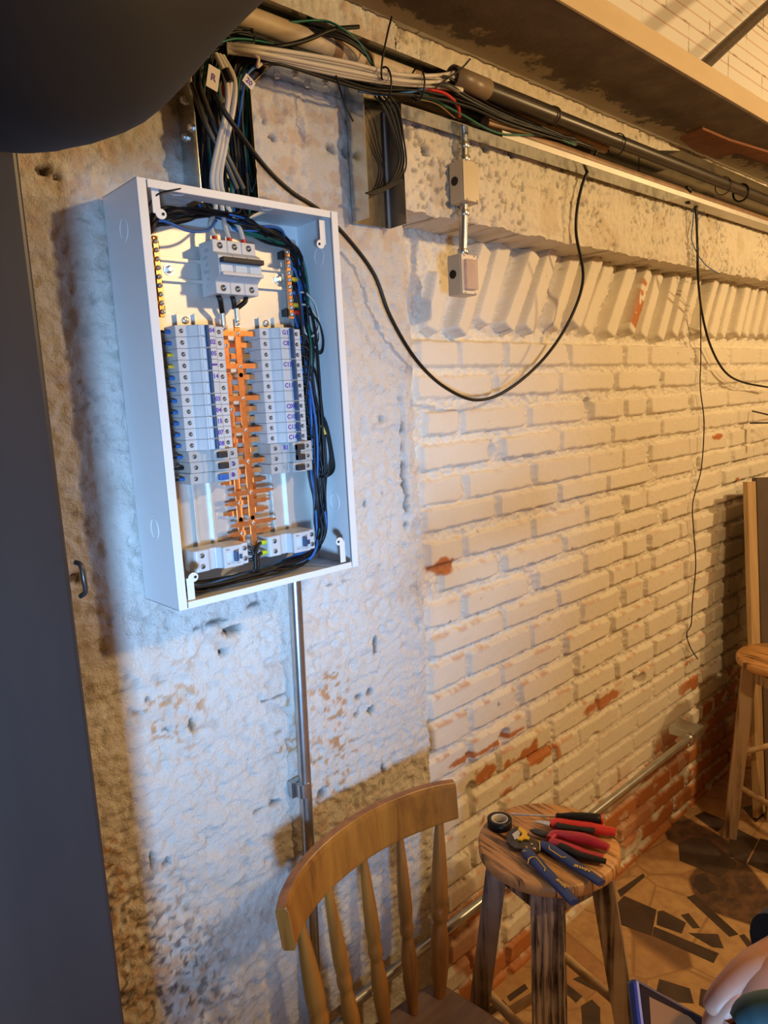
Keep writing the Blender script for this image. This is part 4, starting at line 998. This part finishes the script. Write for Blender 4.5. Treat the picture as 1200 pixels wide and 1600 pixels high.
# ------------------------------------------------------------------ long loose cables
LOOP = [(322, 118, -.175), (345, 165, -.185), (372, 205, -.185), (415, 262, -.165), (455, 300, -.14), (500, 330, -.125), (545, 375, -.125), (585, 430, -.128), (610, 495, -.13), (650, 562, -.12), (695, 605, -.08), (745, 625, -.05), (795, 608, -.045), (850, 560, -.05), (890, 500, -.07), (911, 435, -.095), (900, 360, -.11), (908, 295, -.115), (932, 236, -.13)]
pxcable('black_cable', 'long black cable hanging in a wide loop across the brick wall', 'cable', LOOP, .0042, blackpl, k=8)
pxcable('black_cable', 'thick black cable dropping from the beam and curving out to the right', 'cable', [(1080, 300, -.12), (1087, 330, -.115), (1090, 390, -.11), (1091, 440, -.10), (1097, 490, -.05), (1110, 540, -.035), (1132, 580, -.035), (1160, 597, -.04), (1205, 606, -.05)], .0042, blackpl)
pxcable('black_wire', 'thin black wire hanging straight down the brick wall', 'wire', [(1084, 300, -.118), (1090, 340, -.112), (1089, 420, -.105), (1094, 480, -.045), (1095, 560, -.02), (1094, 605, -.02), (1100, 660, -.02), (1096, 730, -.02), (1086, 770, -.02), (1082, 800, -.02), (1087, 880, -.02), (1082, 940, -.02), (1080, 975, -.02), (1073, 990, -.02), (1078, 1010, -.02), (1090, 1030, -.02)], .0022, blackpl)
pxcable('blue_wire', 'blue wire crossing the lower edge of the beam', 'wire', [(1084, 320, -.11), (1083, 345, -.104), (1081, 375, -.104), (1092, 400, -.104), (1105, 416, -.102), (1124, 428, -.10)], .0017, bluepl)
pxcable('blue_wire', 'tiny blue wire end curling beside the beam cables', 'wire', [(1103, 322, -.104), (1100, 332, -.104), (1092, 342, -.104), (1089, 350, -.106)], .0011, bluepl)
g = G()
for sp in ([(1073, 292, -.15), (1078, 302, -.14), (1074, 314, -.13), (1082, 318, -.12)], [(1086, 300, -.14), (1084, 310, -.13), (1088, 320, -.12)]):
    g.sweep(catmull([AY(*p) for p in sp], 5), [.004, .006, .009, .010, .008, .006, .004, .005, .008, .011, .010, .008, .006, .005, .004, .004][:len(catmull([AY(*p) for p in sp], 5))], 8)
tag(g.build('tape_knot', blackpl), 'lump of black tape where cables leave the tray', 'tape')

# ------------------------------------------------------------------ conduits and junction boxes
def cond(t, a, b, r=.0105, n=20): g = G(); g.cyl(a, b, r, n); g.build('pipe', conduitm, t)
t = thing('junction_box', 'upper beige junction box with a solid cover on the beam', 'junction box', (1.307, -.095, 2.166))
def jbox(t, x0, z0, clear):
    x1, z1 = x0+.054, z0+.088; 
    g = G(); g.box((x0, -.130, z0), (x1, -.092, z1)); bd = noisy('box_enamel', (.55, .47, .33), (.6, .52, .38), .4, 20, .1, .1)
    g.build('box_body', bd, t, bevel=.002)
    g = G(); g.cyl((x0+.001, -.108, z0+.046), (x0-.0015, -.108, z0+.046), .0095, 20); lab(g.build('plug', blackpl, t), 'black round side plug')
    g = G(); g.box((x0+.001, -.134, z0+.001), (x1-.001, -.130, z1-.001)); g.build('cover', bd if not clear else noisy('pale_box_frame', (.62, .52, .42), (.66, .56, .44), .4, 20), t, bevel=.0015)
    if clear:
        m = mat('clear_plastic', (.95, .80, .72), .08, 0, **{'Transmission Weight': .65, 'IOR': 1.4})
        g = G(); g.box((x0+.008, -.143, z0+.010), (x1-.007, -.1345, z1-.012)); lab(g.build('window', m, t, bevel=.003), 'clear plastic window')
    for dx, dz in ((.010, .004), (.044, .004), (.010, .084), (.044, .084)):
        g = G(); screw(g, (x0+dx, -.134, z0+dz), .0022, .0012); g.build('screw', [steel, darkhole], t)
jbox(t, 1.281, 2.166, False)
t_ = thing('junction_box', 'lower junction box with a clear window before the leaning bricks', 'junction box', (1.29, -.095, 1.965))
jbox(t_, 1.264, 1.965, True)
tc = thing('conduit_pipe', 'short steel conduit between the tray and the upper junction box', 'pipe', (1.31, -.112, 2.254)); cond(tc, (1.312, -.111, 2.255), (1.314, -.111, 2.315), .0105)
for zz in (2.257, 2.285): g = G(); g.lathe([(.0125, 0), (.0135, .002), (.0135, .010), (.0125, .012)], (1.3125, -.111, zz), (0, 0, 1), 20); screw(g, (1.327, -.111, zz+.006), .003, .004, (1, 0, 0), False); g.build('coupling', conduitm, tc)
tc = thing('conduit_pipe', 'steel conduit linking the two junction boxes', 'pipe', (1.30, -.112, 2.053)); cond(tc, (1.296, -.111, 2.0535), (1.306, -.111, 2.166), .0100)
for a in (.02, .88): 
    zz = 2.0545+a*.098; xx = 1.2965+a*.0095
    g = G(); g.lathe([(.0122, 0), (.0130, .002), (.0130, .010), (.0122, .012)], (xx, -.111, zz), (0, 0, 1), 20); screw(g, (xx+.013, -.111, zz+.006), .003, .004, (1, 0, 0), False); g.build('coupling', conduitm, tc)
# vertical conduit below the panel and floor run
tv = thing('conduit_pipe', 'vertical steel conduit from the open box down the plaster', 'pipe', (.745, -.118, .44))
g = G(); g.sweep(catmull([(.766, -.120, 1.437), (.757, -.120, 1.1), (.747, -.122, .75), (.7365, -.124, .50)], 6), .0125, 20); g.build('pipe', conduitm, tv)
c = AY(474, 1232, -.12); g = G(); g.lathe([(.0128, -.014), (.0150, -.014), (.0150, .014), (.0128, .014)], (c.x, -.120, c.z), (0, 0, 1), 20, smooth=False); g.box((c.x-.022, -.112, c.z-.016), (c.x+.018, -.098, c.z+.016)); g.build('wall_clip', conduitm, tv)
g = G(); g.lathe([(.0130, 0), (.0160, .003), (.0160, .030), (.0130, .034)], (.7365, -.124, .470), (0, 0, 1), 20); g.sweep(catmull([(.7365, -.124, .49), (.737, -.125, .455), (.754, -.126, .438), (.80, -.126, .433)], 6), .0150, 18); g.build('elbow', conduitm, tv)
th = thing('conduit_pipe', 'long steel conduit running low along the brick wall', 'pipe', (1.6, -.126, .43))
zq = np.mean([AY(*p, -.126).z for p in ((1085, 1150), (700, 1440), (530, 1590))])
xe = AY(1080, 1152, -.126).x
g = G(); g.cyl((.80, -.126, zq), (xe, -.126, zq), .0125, 20); g.build('pipe', conduitm, th)
g = G(); g.lathe([(.013, 0), (.0165, .002), (.0165, .026), (.013, .03)], (xe-.03, -.126, zq), (1, 0, 0), 20); g.cyl((xe-.015, -.126, zq+.017), (xe-.015, -.126, zq+.028), .004, 10); g.build('coupling', conduitm, th)
tb = thing('junction_box', 'low grey conduit body at the end of the floor pipe', 'junction box', (xe+.06, -.12, zq))
g = G(); g.box((xe, -.138, zq-.017), (xe+.085, -.04, zq+.017)); g.build('box_body', conduitm, tb, bevel=.003)
g = G(); g.box((xe+.003, -.1405, zq-.015), (xe+.082, -.138, zq+.015)); g.build('cover', conduitm, tb, bevel=.001)

# ------------------------------------------------------------------ leaning board, bracket
def board():
    t = thing('leaning_board', 'tall board leaning on the brick wall behind the far stool', 'board', (2.95, -.1, 0))
    mx = Matrix.Translation((2.83, -.235, .0)) @ Matrix.Rotation(math.radians(-5), 4, 'X') @ Matrix.Rotation(math.radians(5.5), 4, 'Y')
    def tb(g, a, b): return g.box(a, b, mx)
    g = tb(G(), (0, 0, .012), (.085, .018, 1.36)); g.build('edge_strip', boardm, t, bevel=.001)
    g = tb(G(), (.087, -.004, .012), (.50, .016, 1.375)); lab(g.build('panel', noisy('dark_panel', (.085, .065, .06), (.11, .085, .075), .5, 8), t, bevel=.001), 'dark brown panel face')
board()
t = thing('shelf_bracket', 'small dark bracket on the bricks at the right edge', 'bracket', (2.9, 0, 1.57))
pa, pb, pc = AY(1172, 661, -.02), AY(1215, 656, -.22), AY(1215, 636, -.02)
g = G(); g.sweep([pa, (pa.x+.03, -.2, pa.z-.002)], 1, rect=(.008, .003)); g.build('arm', darksteel, t)
g = G(); g.sweep([(pa.x+.02, -.02, pa.z+.05), (pa.x+.03, -.2, pa.z)], 1, rect=(.003, .003)); g.build('brace', darksteel, t)

# ------------------------------------------------------------------ stools
def stool(cx, cy, zt, r, az0, label, splay=.05, lm=None):
    lm = lm or legwood
    t = thing('wooden_stool', label, 'stool', (cx, cy, 0)); th_ = .030
    g = G(); g.lathe([(0, zt-th_), (r-.006, zt-th_), (r, zt-th_+.006), (r, zt-.006), (r-.005, zt), (0, zt)], (cx, cy, 0), (0, 0, 1), 64); g.build('seat', seatwood, t)
    tops = []
    for k in range(4):
        a = az0+k*math.pi/2; u = Vector((math.cos(a), math.sin(a), 0)); w_ = Vector((-u.y, u.x, 0))
        top = Vector((cx, cy, zt-th_))+u*(r*.70); bot = Vector((cx, cy, .0))+u*(r*.66+splay*1.25)
        hw, hd = .034, .024; g = G(); n = 9
        # grooved section: outer face carries three flutes
        sec = []
        for j in range(n*2+1):
            q = -1+2*j/(n*2); gr = .0022*(1 if j % 4 in (1, 2) and 1 < j < n*2-1 else 0); sec.append((q*hw, hd-gr))
        sec += [(hw, -hd), (-hw, -hd)]
        vs = [top+w_*a_+u*b_ for a_, b_ in sec]+[bot+w_*a_+u*b_ for a_, b_ in sec]; m_ = len(sec)
        g.add(vs, [tuple(range(m_))[::-1], tuple(range(m_, 2*m_))]+[(i, (i+1) % m_, m_+(i+1) % m_, m_+i) for i in range(m_)])
        # store in leg-local space so the grain stripes follow the leg
        loc = parent_loc(t); o = g.build('leg', lm, t)
        B = Matrix((w_, u, Vector((0, 0, 1)))).transposed().to_4x4()
        c0 = Vector((top.x, top.y, 0))-loc; mw = Matrix.Translation(c0) @ B
        o.data.transform(mw.inverted()); o.matrix_local = mw
        tops.append((top, bot))
    for lev, nm in ((.93, 'apron'), (.30, 'rung'), (.48, 'rung')):
        for k in range(4):
            if nm == 'rung' and ((k % 2 == 0) != (lev < .4)): continue
            a, b = tops[k], tops[(k+1) % 4]; p = a[1].lerp(a[0], lev); q = b[1].lerp(b[0], lev); g = G()
            if nm == 'apron': g.sweep([p.lerp(q, .12), p.lerp(q, .88)], 1, rect=(.009, .020), up=(0, 0, 1))
            else: g.cyl(p.lerp(q, .06), p.lerp(q, .94), .011, 14)
            g.build(nm, [lm, boardm][nm == 'rung'], t)
    return t
stool(1.243, -.347, .740, .156, math.radians(-147), 'round burnt wood stool holding the tools, below the brick wall', .085)
stool(2.735, -.345, .740, .160, math.radians(112), 'round burnt wood stool without tools at the right edge', .05, charred('lit_leg_wood', (.58, .43, .29), (.42, .28, .17), (.14, .075, .04), 1.0, (110, 40, 2.2), (0, 0, 0), .5))  # leg wood coloured lighter to stand in for warm light on this stool

# ------------------------------------------------------------------ tools on the stool
ZS = .7402
def TP(px, py, h=.01): return AZ(px, py, ZS+h)
def W5(u, v, h=.01): return TP(740+u/5.0, 1240+v/5.0, h)
t = thing('tape_roll', 'roll of black electrical tape at the left rim of the stool', 'tape roll', tuple(W5(200, 225, 0)))
c = W5(203, 222, .010); c.z = ZS
g = G(); g.lathe([(.0195, 0), (.0285, 0), (.0285, .019), (.0195, .019), (.0195, 0)], c, (0, 0, 1), 40); g.build('tape', blackpl, t)
g = G(); g.lathe([(.0172, .0005), (.0196, .0005), (.0196, .0194), (.0172, .0194), (.0172, .0005)], c, (0, 0, 1), 40); lab(g.build('core', whitepl, t), 'pale cardboard core')
# screwdriver
t = thing('screwdriver', 'screwdriver with black handle lying at the back of the tools', 'screwdriver', tuple(W5(630, 180, 0)))
a, b, c = W5(285, 160, .012), W5(640, 180, .015), W5(1012, 205, .017)
g = G(); g.sweep([a, a.lerp(b, .04), b], [.0015, .0026, .0026], 12); g.build('shaft', steel, t)
g = G(); ps = [b.lerp(c, q) for q in (0, .05, .10, .18, .35, .6, .85, .94, .955)]; g.sweep(ps, [.006, .0095, .008, .0095, .0125, .0135, .0135, .013, .012], 18); g.build('handle', blackpl, t)
g = G(); g.sweep([b.lerp(c, q) for q in (.955, .99, 1.0)], [.0128, .0125, .010], 18); lab(g.build('end_cap', redpl, t), 'orange red end cap')
g = G(); g.sweep([b.lerp(c, q) for q in (-.01, .01)], [.0062, .0066], 14); g.build('collar', mat('orange_plastic', (.75, .16, .03), .4), t)
# red pliers
def hnd(g, pts, rad, flat=(.62, 1.0)): 
    pp = catmull(pts, 6); k = len(pp); rr = [np.interp(i/(k-1), np.linspace(0, 1, len(rad)), rad) for i in range(k)]; g.sweep(pp, rr, 16, flat=flat, up=(0, 0, 1))
t = thing('pliers', 'bright red handled pliers with black grip inlay beside the screwdriver', 'pliers', tuple(W5(600, 240, 0)))
g = G(); hnd(g, [W5(470, 215, .008), W5(520, 222, .010), W5(605, 238, .012)], [.002, .006, .0105], (.5, 1)); g.build('jaw', steel, t)
g = G(); hnd(g, [W5(600, 236, .014), W5(700, 235, .014), W5(850, 255, .014), W5(950, 275, .014), W5(1108, 300, .014)], [0.0130, 0.0163, 0.0137, 0.0143, 0.0163, 0.0149, 0.0117]); g.build('handle', redpl, t)
g = G(); hnd(g, [W5(645, 240, .0215), W5(700, 256, .0220), W5(820, 272, .0220), W5(945, 292, .0220)], [0.0091, 0.0111, 0.0078, 0.0111], (.30, 1)); lab(g.build('grip_inlay', blackpl, t), 'black rubber inlay')
g = G(); hnd(g, [W5(620, 225, .008), W5(800, 205, .006), W5(1000, 228, .006)], [.007, .008, .006]); g.build('handle', redpl, t)
# crimson pliers
crim = noisy('crimson_plastic', (.42, .025, .05), (.36, .02, .045), .3, 30, 0, 0)
t = thing('pliers', 'side cutting pliers with crimson handles, one with a black grip, among the tools', 'pliers', tuple(W5(600, 340, 0)))
g = G(); hnd(g, [W5(440, 285, .010), W5(480, 295, .011), W5(540, 312, .012), W5(610, 330, .012)], [.003, .0095, .012, .010], (.6, 1)); g.build('jaw', darksteel, t)
g = G(); hnd(g, [W5(590, 355, .012), W5(640, 315, .014), W5(760, 335, .015), W5(900, 365, .015), W5(1055, 425, .012)], [0.0098, 0.0109, 0.0109, 0.0144, 0.0155, 0.0138, 0.0092], (.75, 1)); g.build('handle', crim, t)
g = G(); hnd(g, [W5(600, 370, .010), W5(680, 395, .011), W5(800, 440, .010), W5(900, 478, .009), W5(1010, 505, .009)], [.0120, .0120, .0125, .0110, .0105], (.6, 1)); g.build('handle', crim, t)
g = G(); hnd(g, [W5(670, 400, .0145), W5(740, 435, .0145), W5(850, 485, .012), W5(1035, 530, .011)], [.0085, .0100, .0095, .0105, .0080], (.5, 1)); lab(g.build('grip_inlay', blackpl, t), 'black rubber grip')
# wire stripper
navy = noisy('navy_plastic', (.018, .045, .20), (.014, .035, .16), .35, 30, 0, 0)
t = thing('wire_stripper', 'blue handled wire stripper with yellow lettering at the front of the stool', 'wire stripper', tuple(W5(470, 430, 0)))
zt_ = .011
def flatpoly(pts, h0, h1):
    g = G(); P = [W5(u, v, (h0+h1)/2) for u, v in pts]; g.prism([(p.x, p.y) for p in P], ZS+h0, ZS+h1); return g
g = flatpoly([(255, 385), (262, 320), (290, 285), (350, 262), (375, 300), (440, 350), (520, 395), (520, 460), (440, 470), (380, 440), (320, 430)], .006, .012); g.build('jaw', darksteel, t, bevel=.0015)
g = flatpoly([(300, 320), (350, 285), (365, 310), (350, 350), (320, 360)], .012, .015); lab(g.build('blade', steel, t, bevel=.0008), 'bright steel blade')
g = flatpoly([(345, 280), (362, 262), (395, 285), (420, 305), (418, 330), (438, 345), (432, 362), (395, 355), (372, 368), (340, 360), (348, 345), (372, 335), (380, 315)], .0125, .0165); lab(g.build('lock_lever', yellowpl, t, bevel=.0006), 'yellow lock lever')
for u, v, r in ((412, 418, .0026), (453, 395, .0026), (473, 430, .0036)):
    g = G(); c = W5(u, v, .0125); g.lathe([(r, 0), (r, .0012), (0, .0012)], c, (0, 0, 1), 16); g.build('rivet', brass, t)
hA = [W5(405, 450, .009), W5(455, 500, .011), W5(560, 610, .012), W5(680, 735, .012), W5(785, 850, .012)]
hB = [W5(525, 395, .009), W5(600, 430, .011), W5(720, 510, .012), W5(860, 605, .012), W5(1000, 700, .012)]
for H in (hA, hB):
    g = G(); hnd(g, H, [0.0126, 0.0144, 0.0138, 0.0132, 0.0121, 0.0109], (.55, 1)); g.build('handle', navy, t)
yl = yellowpl
def strip(pts, h): 
    g = G(); g.sweep([W5(u, v, h) for u, v in pts], .0011, 6); lab(g.build('trim_line', yl, t), 'yellow trim line')
strip([(425, 545), (430, 510), (455, 495), (490, 498), (560, 585), (553, 605)], .0200); strip([(385, 450), (420, 447), (460, 458)], .016)
strip([(590, 410), (590, 432), (690, 498), (722, 496)], .0200); strip([(515, 372), (518, 440)], .0165)
def lettering(s, p, q, size):
    g = G(); X = (q-p).normalized(); Z = Vector((0, 0, 1)).cross(X); textmesh(g, s, p.lerp(q, .5), size, X, Z, .0002); lab(g.build('lettering', yl, t), 'yellow maker lettering')
lettering('IRWIN', W5(785, 558, .0210), W5(910, 605, .0210), .0120); lettering('IRWIN', W5(630, 650, .0210), W5(740, 750, .0210), .0100)

# ------------------------------------------------------------------ chair
t = thing('wooden_chair', 'varnished wooden spindle back chair with its back to the wall', 'chair', (.82, -.4, 0))
arc = [(.570, -.300), (.600, -.272), (.66, -.236), (.74, -.210), (.83, -.198), (.92, -.204), (1.0, -.224), (1.052, -.246)]
cur = catmull([(x, y, .887) for x, y in arc], 8); g = G(); k = len(cur)
vs = []; 
for i, p in enumerate(cur):
    d = (cur[min(i+1, k-1)]-cur[max(i-1, 0)]).normalized(); nrm = Vector((-d.y, d.x, 0)); e = abs(2*i/(k-1)-1)
    hh = .0455-.006*e**3; th_ = .0115
    for (a, b) in ((-1, -.86), (-.82, -1), (.82, -1), (1, -.86), (1, .80), (.70, 1), (-.70, 1), (-1, .80)):
        vs.append(p+nrm*(a*th_+b*.004)+Vector((0, 0, b*hh)))
g.add(vs, [(i*8+j, i*8+(j+1) % 8, (i+1)*8+(j+1) % 8, (i+1)*8+j) for i in range(k-1) for j in range(8)]+[tuple(range(8))[::-1], tuple(range((k-1)*8, k*8))])
g.build('top_rail', chairwood, t, bevel=.002)
tops = [(.624, -.262), (.715, -.223), (.822, -.203), (.918, -.209), (1.014, -.232)]
bots = [(.672, -.262), (.752, -.238), (.835, -.226), (.912, -.228), (.983, -.240)]
prof = [(0, .0085), (.05, .0085), (.15, .0115), (.30, .0150), (.42, .0165), (.47, .0150), (.485, .0125), (.50, .0155), (.53, .0165), (.56, .0155), (.575, .0120), (.60, .0140), (.64, .0160), (.70, .0185), (.80, .0180), (.90, .0150), (.97, .0120), (1.0, .0115)]
for (tx, ty), (bx, by) in zip(tops, bots):
    a = Vector((tx, ty, .856)); b = Vector((bx, by, .452)); g = G()
    fat = 1.12 if tx > 1.0 or tx < .65 else .92
    pts = []; rr = []
    for q in np.linspace(0, 1, 60): pts.append(a.lerp(b, q)); rr.append(np.interp(q, [p[0] for p in prof], [p[1] for p in prof])*fat)
    g.sweep(pts, rr, 18); g.build('spindle', chairwood, t)
seat = [(.62, -.215), (.70, -.200), (.82, -.192), (.93, -.196), (1.0, -.212), (1.012, -.26), (1.022, -.38), (1.03, -.56), (1.0, -.60), (.82, -.615), (.64, -.60), (.61, -.56), (.605, -.36)]
sc_ = catmull([(x, y, 0) for x, y in seat]+[(seat[0][0], seat[0][1], 0)], 5)[:-1]
g = G(); n = len(sc_); cx, cy = .818, -.40; rings = [(.90, .420), (1.0, .428), (1.0, .448), (.985, .455), (.93, .4565), (.80, .450), (.5, .446), (.1, .446)]
vs = []
for s_, zz in rings:
    for p in sc_: vs.append((cx+(p.x-cx)*s_, cy+(p.y-cy)*s_, zz))
fs = [(i*n+j, i*n+(j+1) % n, (i+1)*n+(j+1) % n, (i+1)*n+j) for i in range(len(rings)-1) for j in range(n)]+[tuple(range(n))[::-1], tuple(range((len(rings)-1)*n, len(rings)*n))]
g.add(vs, fs, True); g.build('seat', chairseat, t)
for lx, ly, bx, by in ((.68, -.27, .64, -.20), (.95, -.27, .99, -.20), (.67, -.54, .62, -.60), (.96, -.54, 1.02, -.60)):
    g = G(); a = Vector((lx, ly, .425)); b = Vector((bx, by, 0)); g.sweep([a.lerp(b, q) for q in np.linspace(0, 1, 30)], [.015+.006*math.sin(q*math.pi)+.002*math.sin(q*30) for q in np.linspace(0, 1, 30)], 16); g.build('leg', chairwood, t)
for a, b in (((.65, -.25, .2), (.64, -.56, .2)), ((.975, -.25, .2), (.99, -.56, .2)), ((.655, -.40, .2), (.98, -.40, .2))):
    g = G(); g.cyl(a, b, .010, 12); g.build('stretcher', chairwood, t)

# ------------------------------------------------------------------ hand with phone, lower right corner
K = AT(991, 1524, .66); e1 = (AT(1135, 1606, .725)-K).normalized()
e2 = min(((AT(1001, 1604, q)-K).normalized() for q in np.linspace(.48, .66, 91)), key=lambda v_: abs(v_.dot(e1)))
e2 = (e2-e1*e2.dot(e1)).normalized(); nn = e1.cross(e2)
if nn.dot(Vector(CAM)-K) < 0: nn = -nn
t = thing('smartphone', 'smartphone in a dark blue case held at the lower right corner', 'phone', tuple(K))
loc = Matrix((e1, e2, nn)).transposed().to_4x4(); mx = Matrix.Translation(K) @ loc
g = G(); g.box((0, 0, -.010), (.158, .078, 0), mx); g.build('case', noisy('blue_case', (.035, .055, .26), (.03, .045, .2), .4, 30), t, bevel=.004, seg=3)
g = G(); g.box((.004, .004, -.0005), (.154, .074, .0006), mx); g.build('screen', mat('screen_glass', (.02, .012, .01), .08), t)
scr = mat('screen_picture', (.0, .0, .0), .3); scr.node_tree.nodes['Principled BSDF'].inputs['Emission Color'].default_value = (.55, .78, 1, 1); scr.node_tree.nodes['Principled BSDF'].inputs['Emission Strength'].default_value = .9
g = G(); g.box((.006, .041, .0006), (.110, .074, .0009), mx); lab(g.build('lit_image', scr, t), 'bright pale area of the screen')
scr2 = mat('screen_brown', (.22, .10, .04), .9, 0, **{'Specular IOR Level': .1})
g = G(); g.prism([(0, 0)]*0 or [(.012, .010), (.052, .008), (.088, .022), (.080, .036), (.020, .037), (.010, .030)], .0006, .0009); 
for i, v_ in enumerate(g.v): g.v[i] = tuple(mx @ Vector(v_))
g.build('screen_shape', scr2, t)
# person: forearm and hand, one continuous skinned body
def hand():
    root = thing('person', 'person at the lower right corner, only hand and dark cuff seen, holding a phone', 'person', tuple(AT(1260, 1600, .62)))
    def hp(px, py, d): return AT(px, py, d)
    V = []; E = []; Rr = []
    def add(p, r, par=None):
        V.append(Vector(p)); Rr.append(r); 
        if par is not None: E.append((par, len(V)-1))
        return len(V)-1
    elbow = add(hp(1440, 1400, .82), .036); fa = add(hp(1330, 1450, .755), .029, elbow); wr = add(hp(1248, 1494, .71), .0215, fa)
    pm = add(hp(1214, 1524, .688), .0240, wr); kn = add(hp(1190, 1548, .672), .0235, pm)
    fr = [((1158, 1552), (1130, 1578), (1112, 1602)), ((1166, 1576), (1144, 1602), (1126, 1624)), ((1182, 1594), (1164, 1620), (1148, 1640)), ((1206, 1602), (1192, 1628), (1178, 1648))]
    for i, (b, c, d) in enumerate(fr):
        b_ = add(hp(*b, .664+.002*i), .0105, kn); c_ = add(hp(*c, .660+.003*i), .0092, b_); d_ = add(hp(*d, .672), .0082, c_); add(hp(d[0]+4, d[1]+14, .684), .0072, d_)
    th1 = add(hp(1186, 1506, .672), .0130, pm); th2 = add(hp(1150, 1530, .664), .0105, th1); th3 = add(hp(1122, 1562, .660), .0092, th2); add(hp(1106, 1586, .662), .0080, th3)
    me = bpy.data.meshes.new('hand'); P0 = parent_loc(root); me.from_pydata([v-P0 for v in V], E, []); o = bpy.data.objects.new('hand', me); COL.objects.link(o); o.parent = root
    sk = o.modifiers.new('skin', 'SKIN'); sk.use_smooth_shade = True
    for i, sv in enumerate(me.skin_vertices[0].data): sv.radius = (Rr[i], Rr[i]); sv.use_root = (i == 0)
    ss = o.modifiers.new('sub', 'SUBSURF'); ss.levels = 2; ss.render_levels = 2
    me.materials.append(skin)
    g = G(); a = hp(1222, 1494, .715); b = hp(1470, 1385, .84); pts = [a.lerp(b, q) for q in np.linspace(0, 1, 12)]
    g.sweep(pts, [.030, .033, .034, .035, .037, .038, .040, .042, .044, .046, .048, .050], 22); lab(g.build('sleeve', sleevem, root), 'dark navy sleeve cuff')
hand()
teal = noisy('dark_teal_rubber', (.02, .06, .075), (.03, .08, .095), .55, 20)
g = G(); hnd(g, [AT(1152, 1602, .60), AT(1176, 1590, .60), AT(1225, 1590, .60), AT(1290, 1620, .60)], [.007, .0125, .015, .015], (1, 1)); tag(g.build('tool_handle', teal), 'dark teal rubber handle held beside the phone', 'tool')
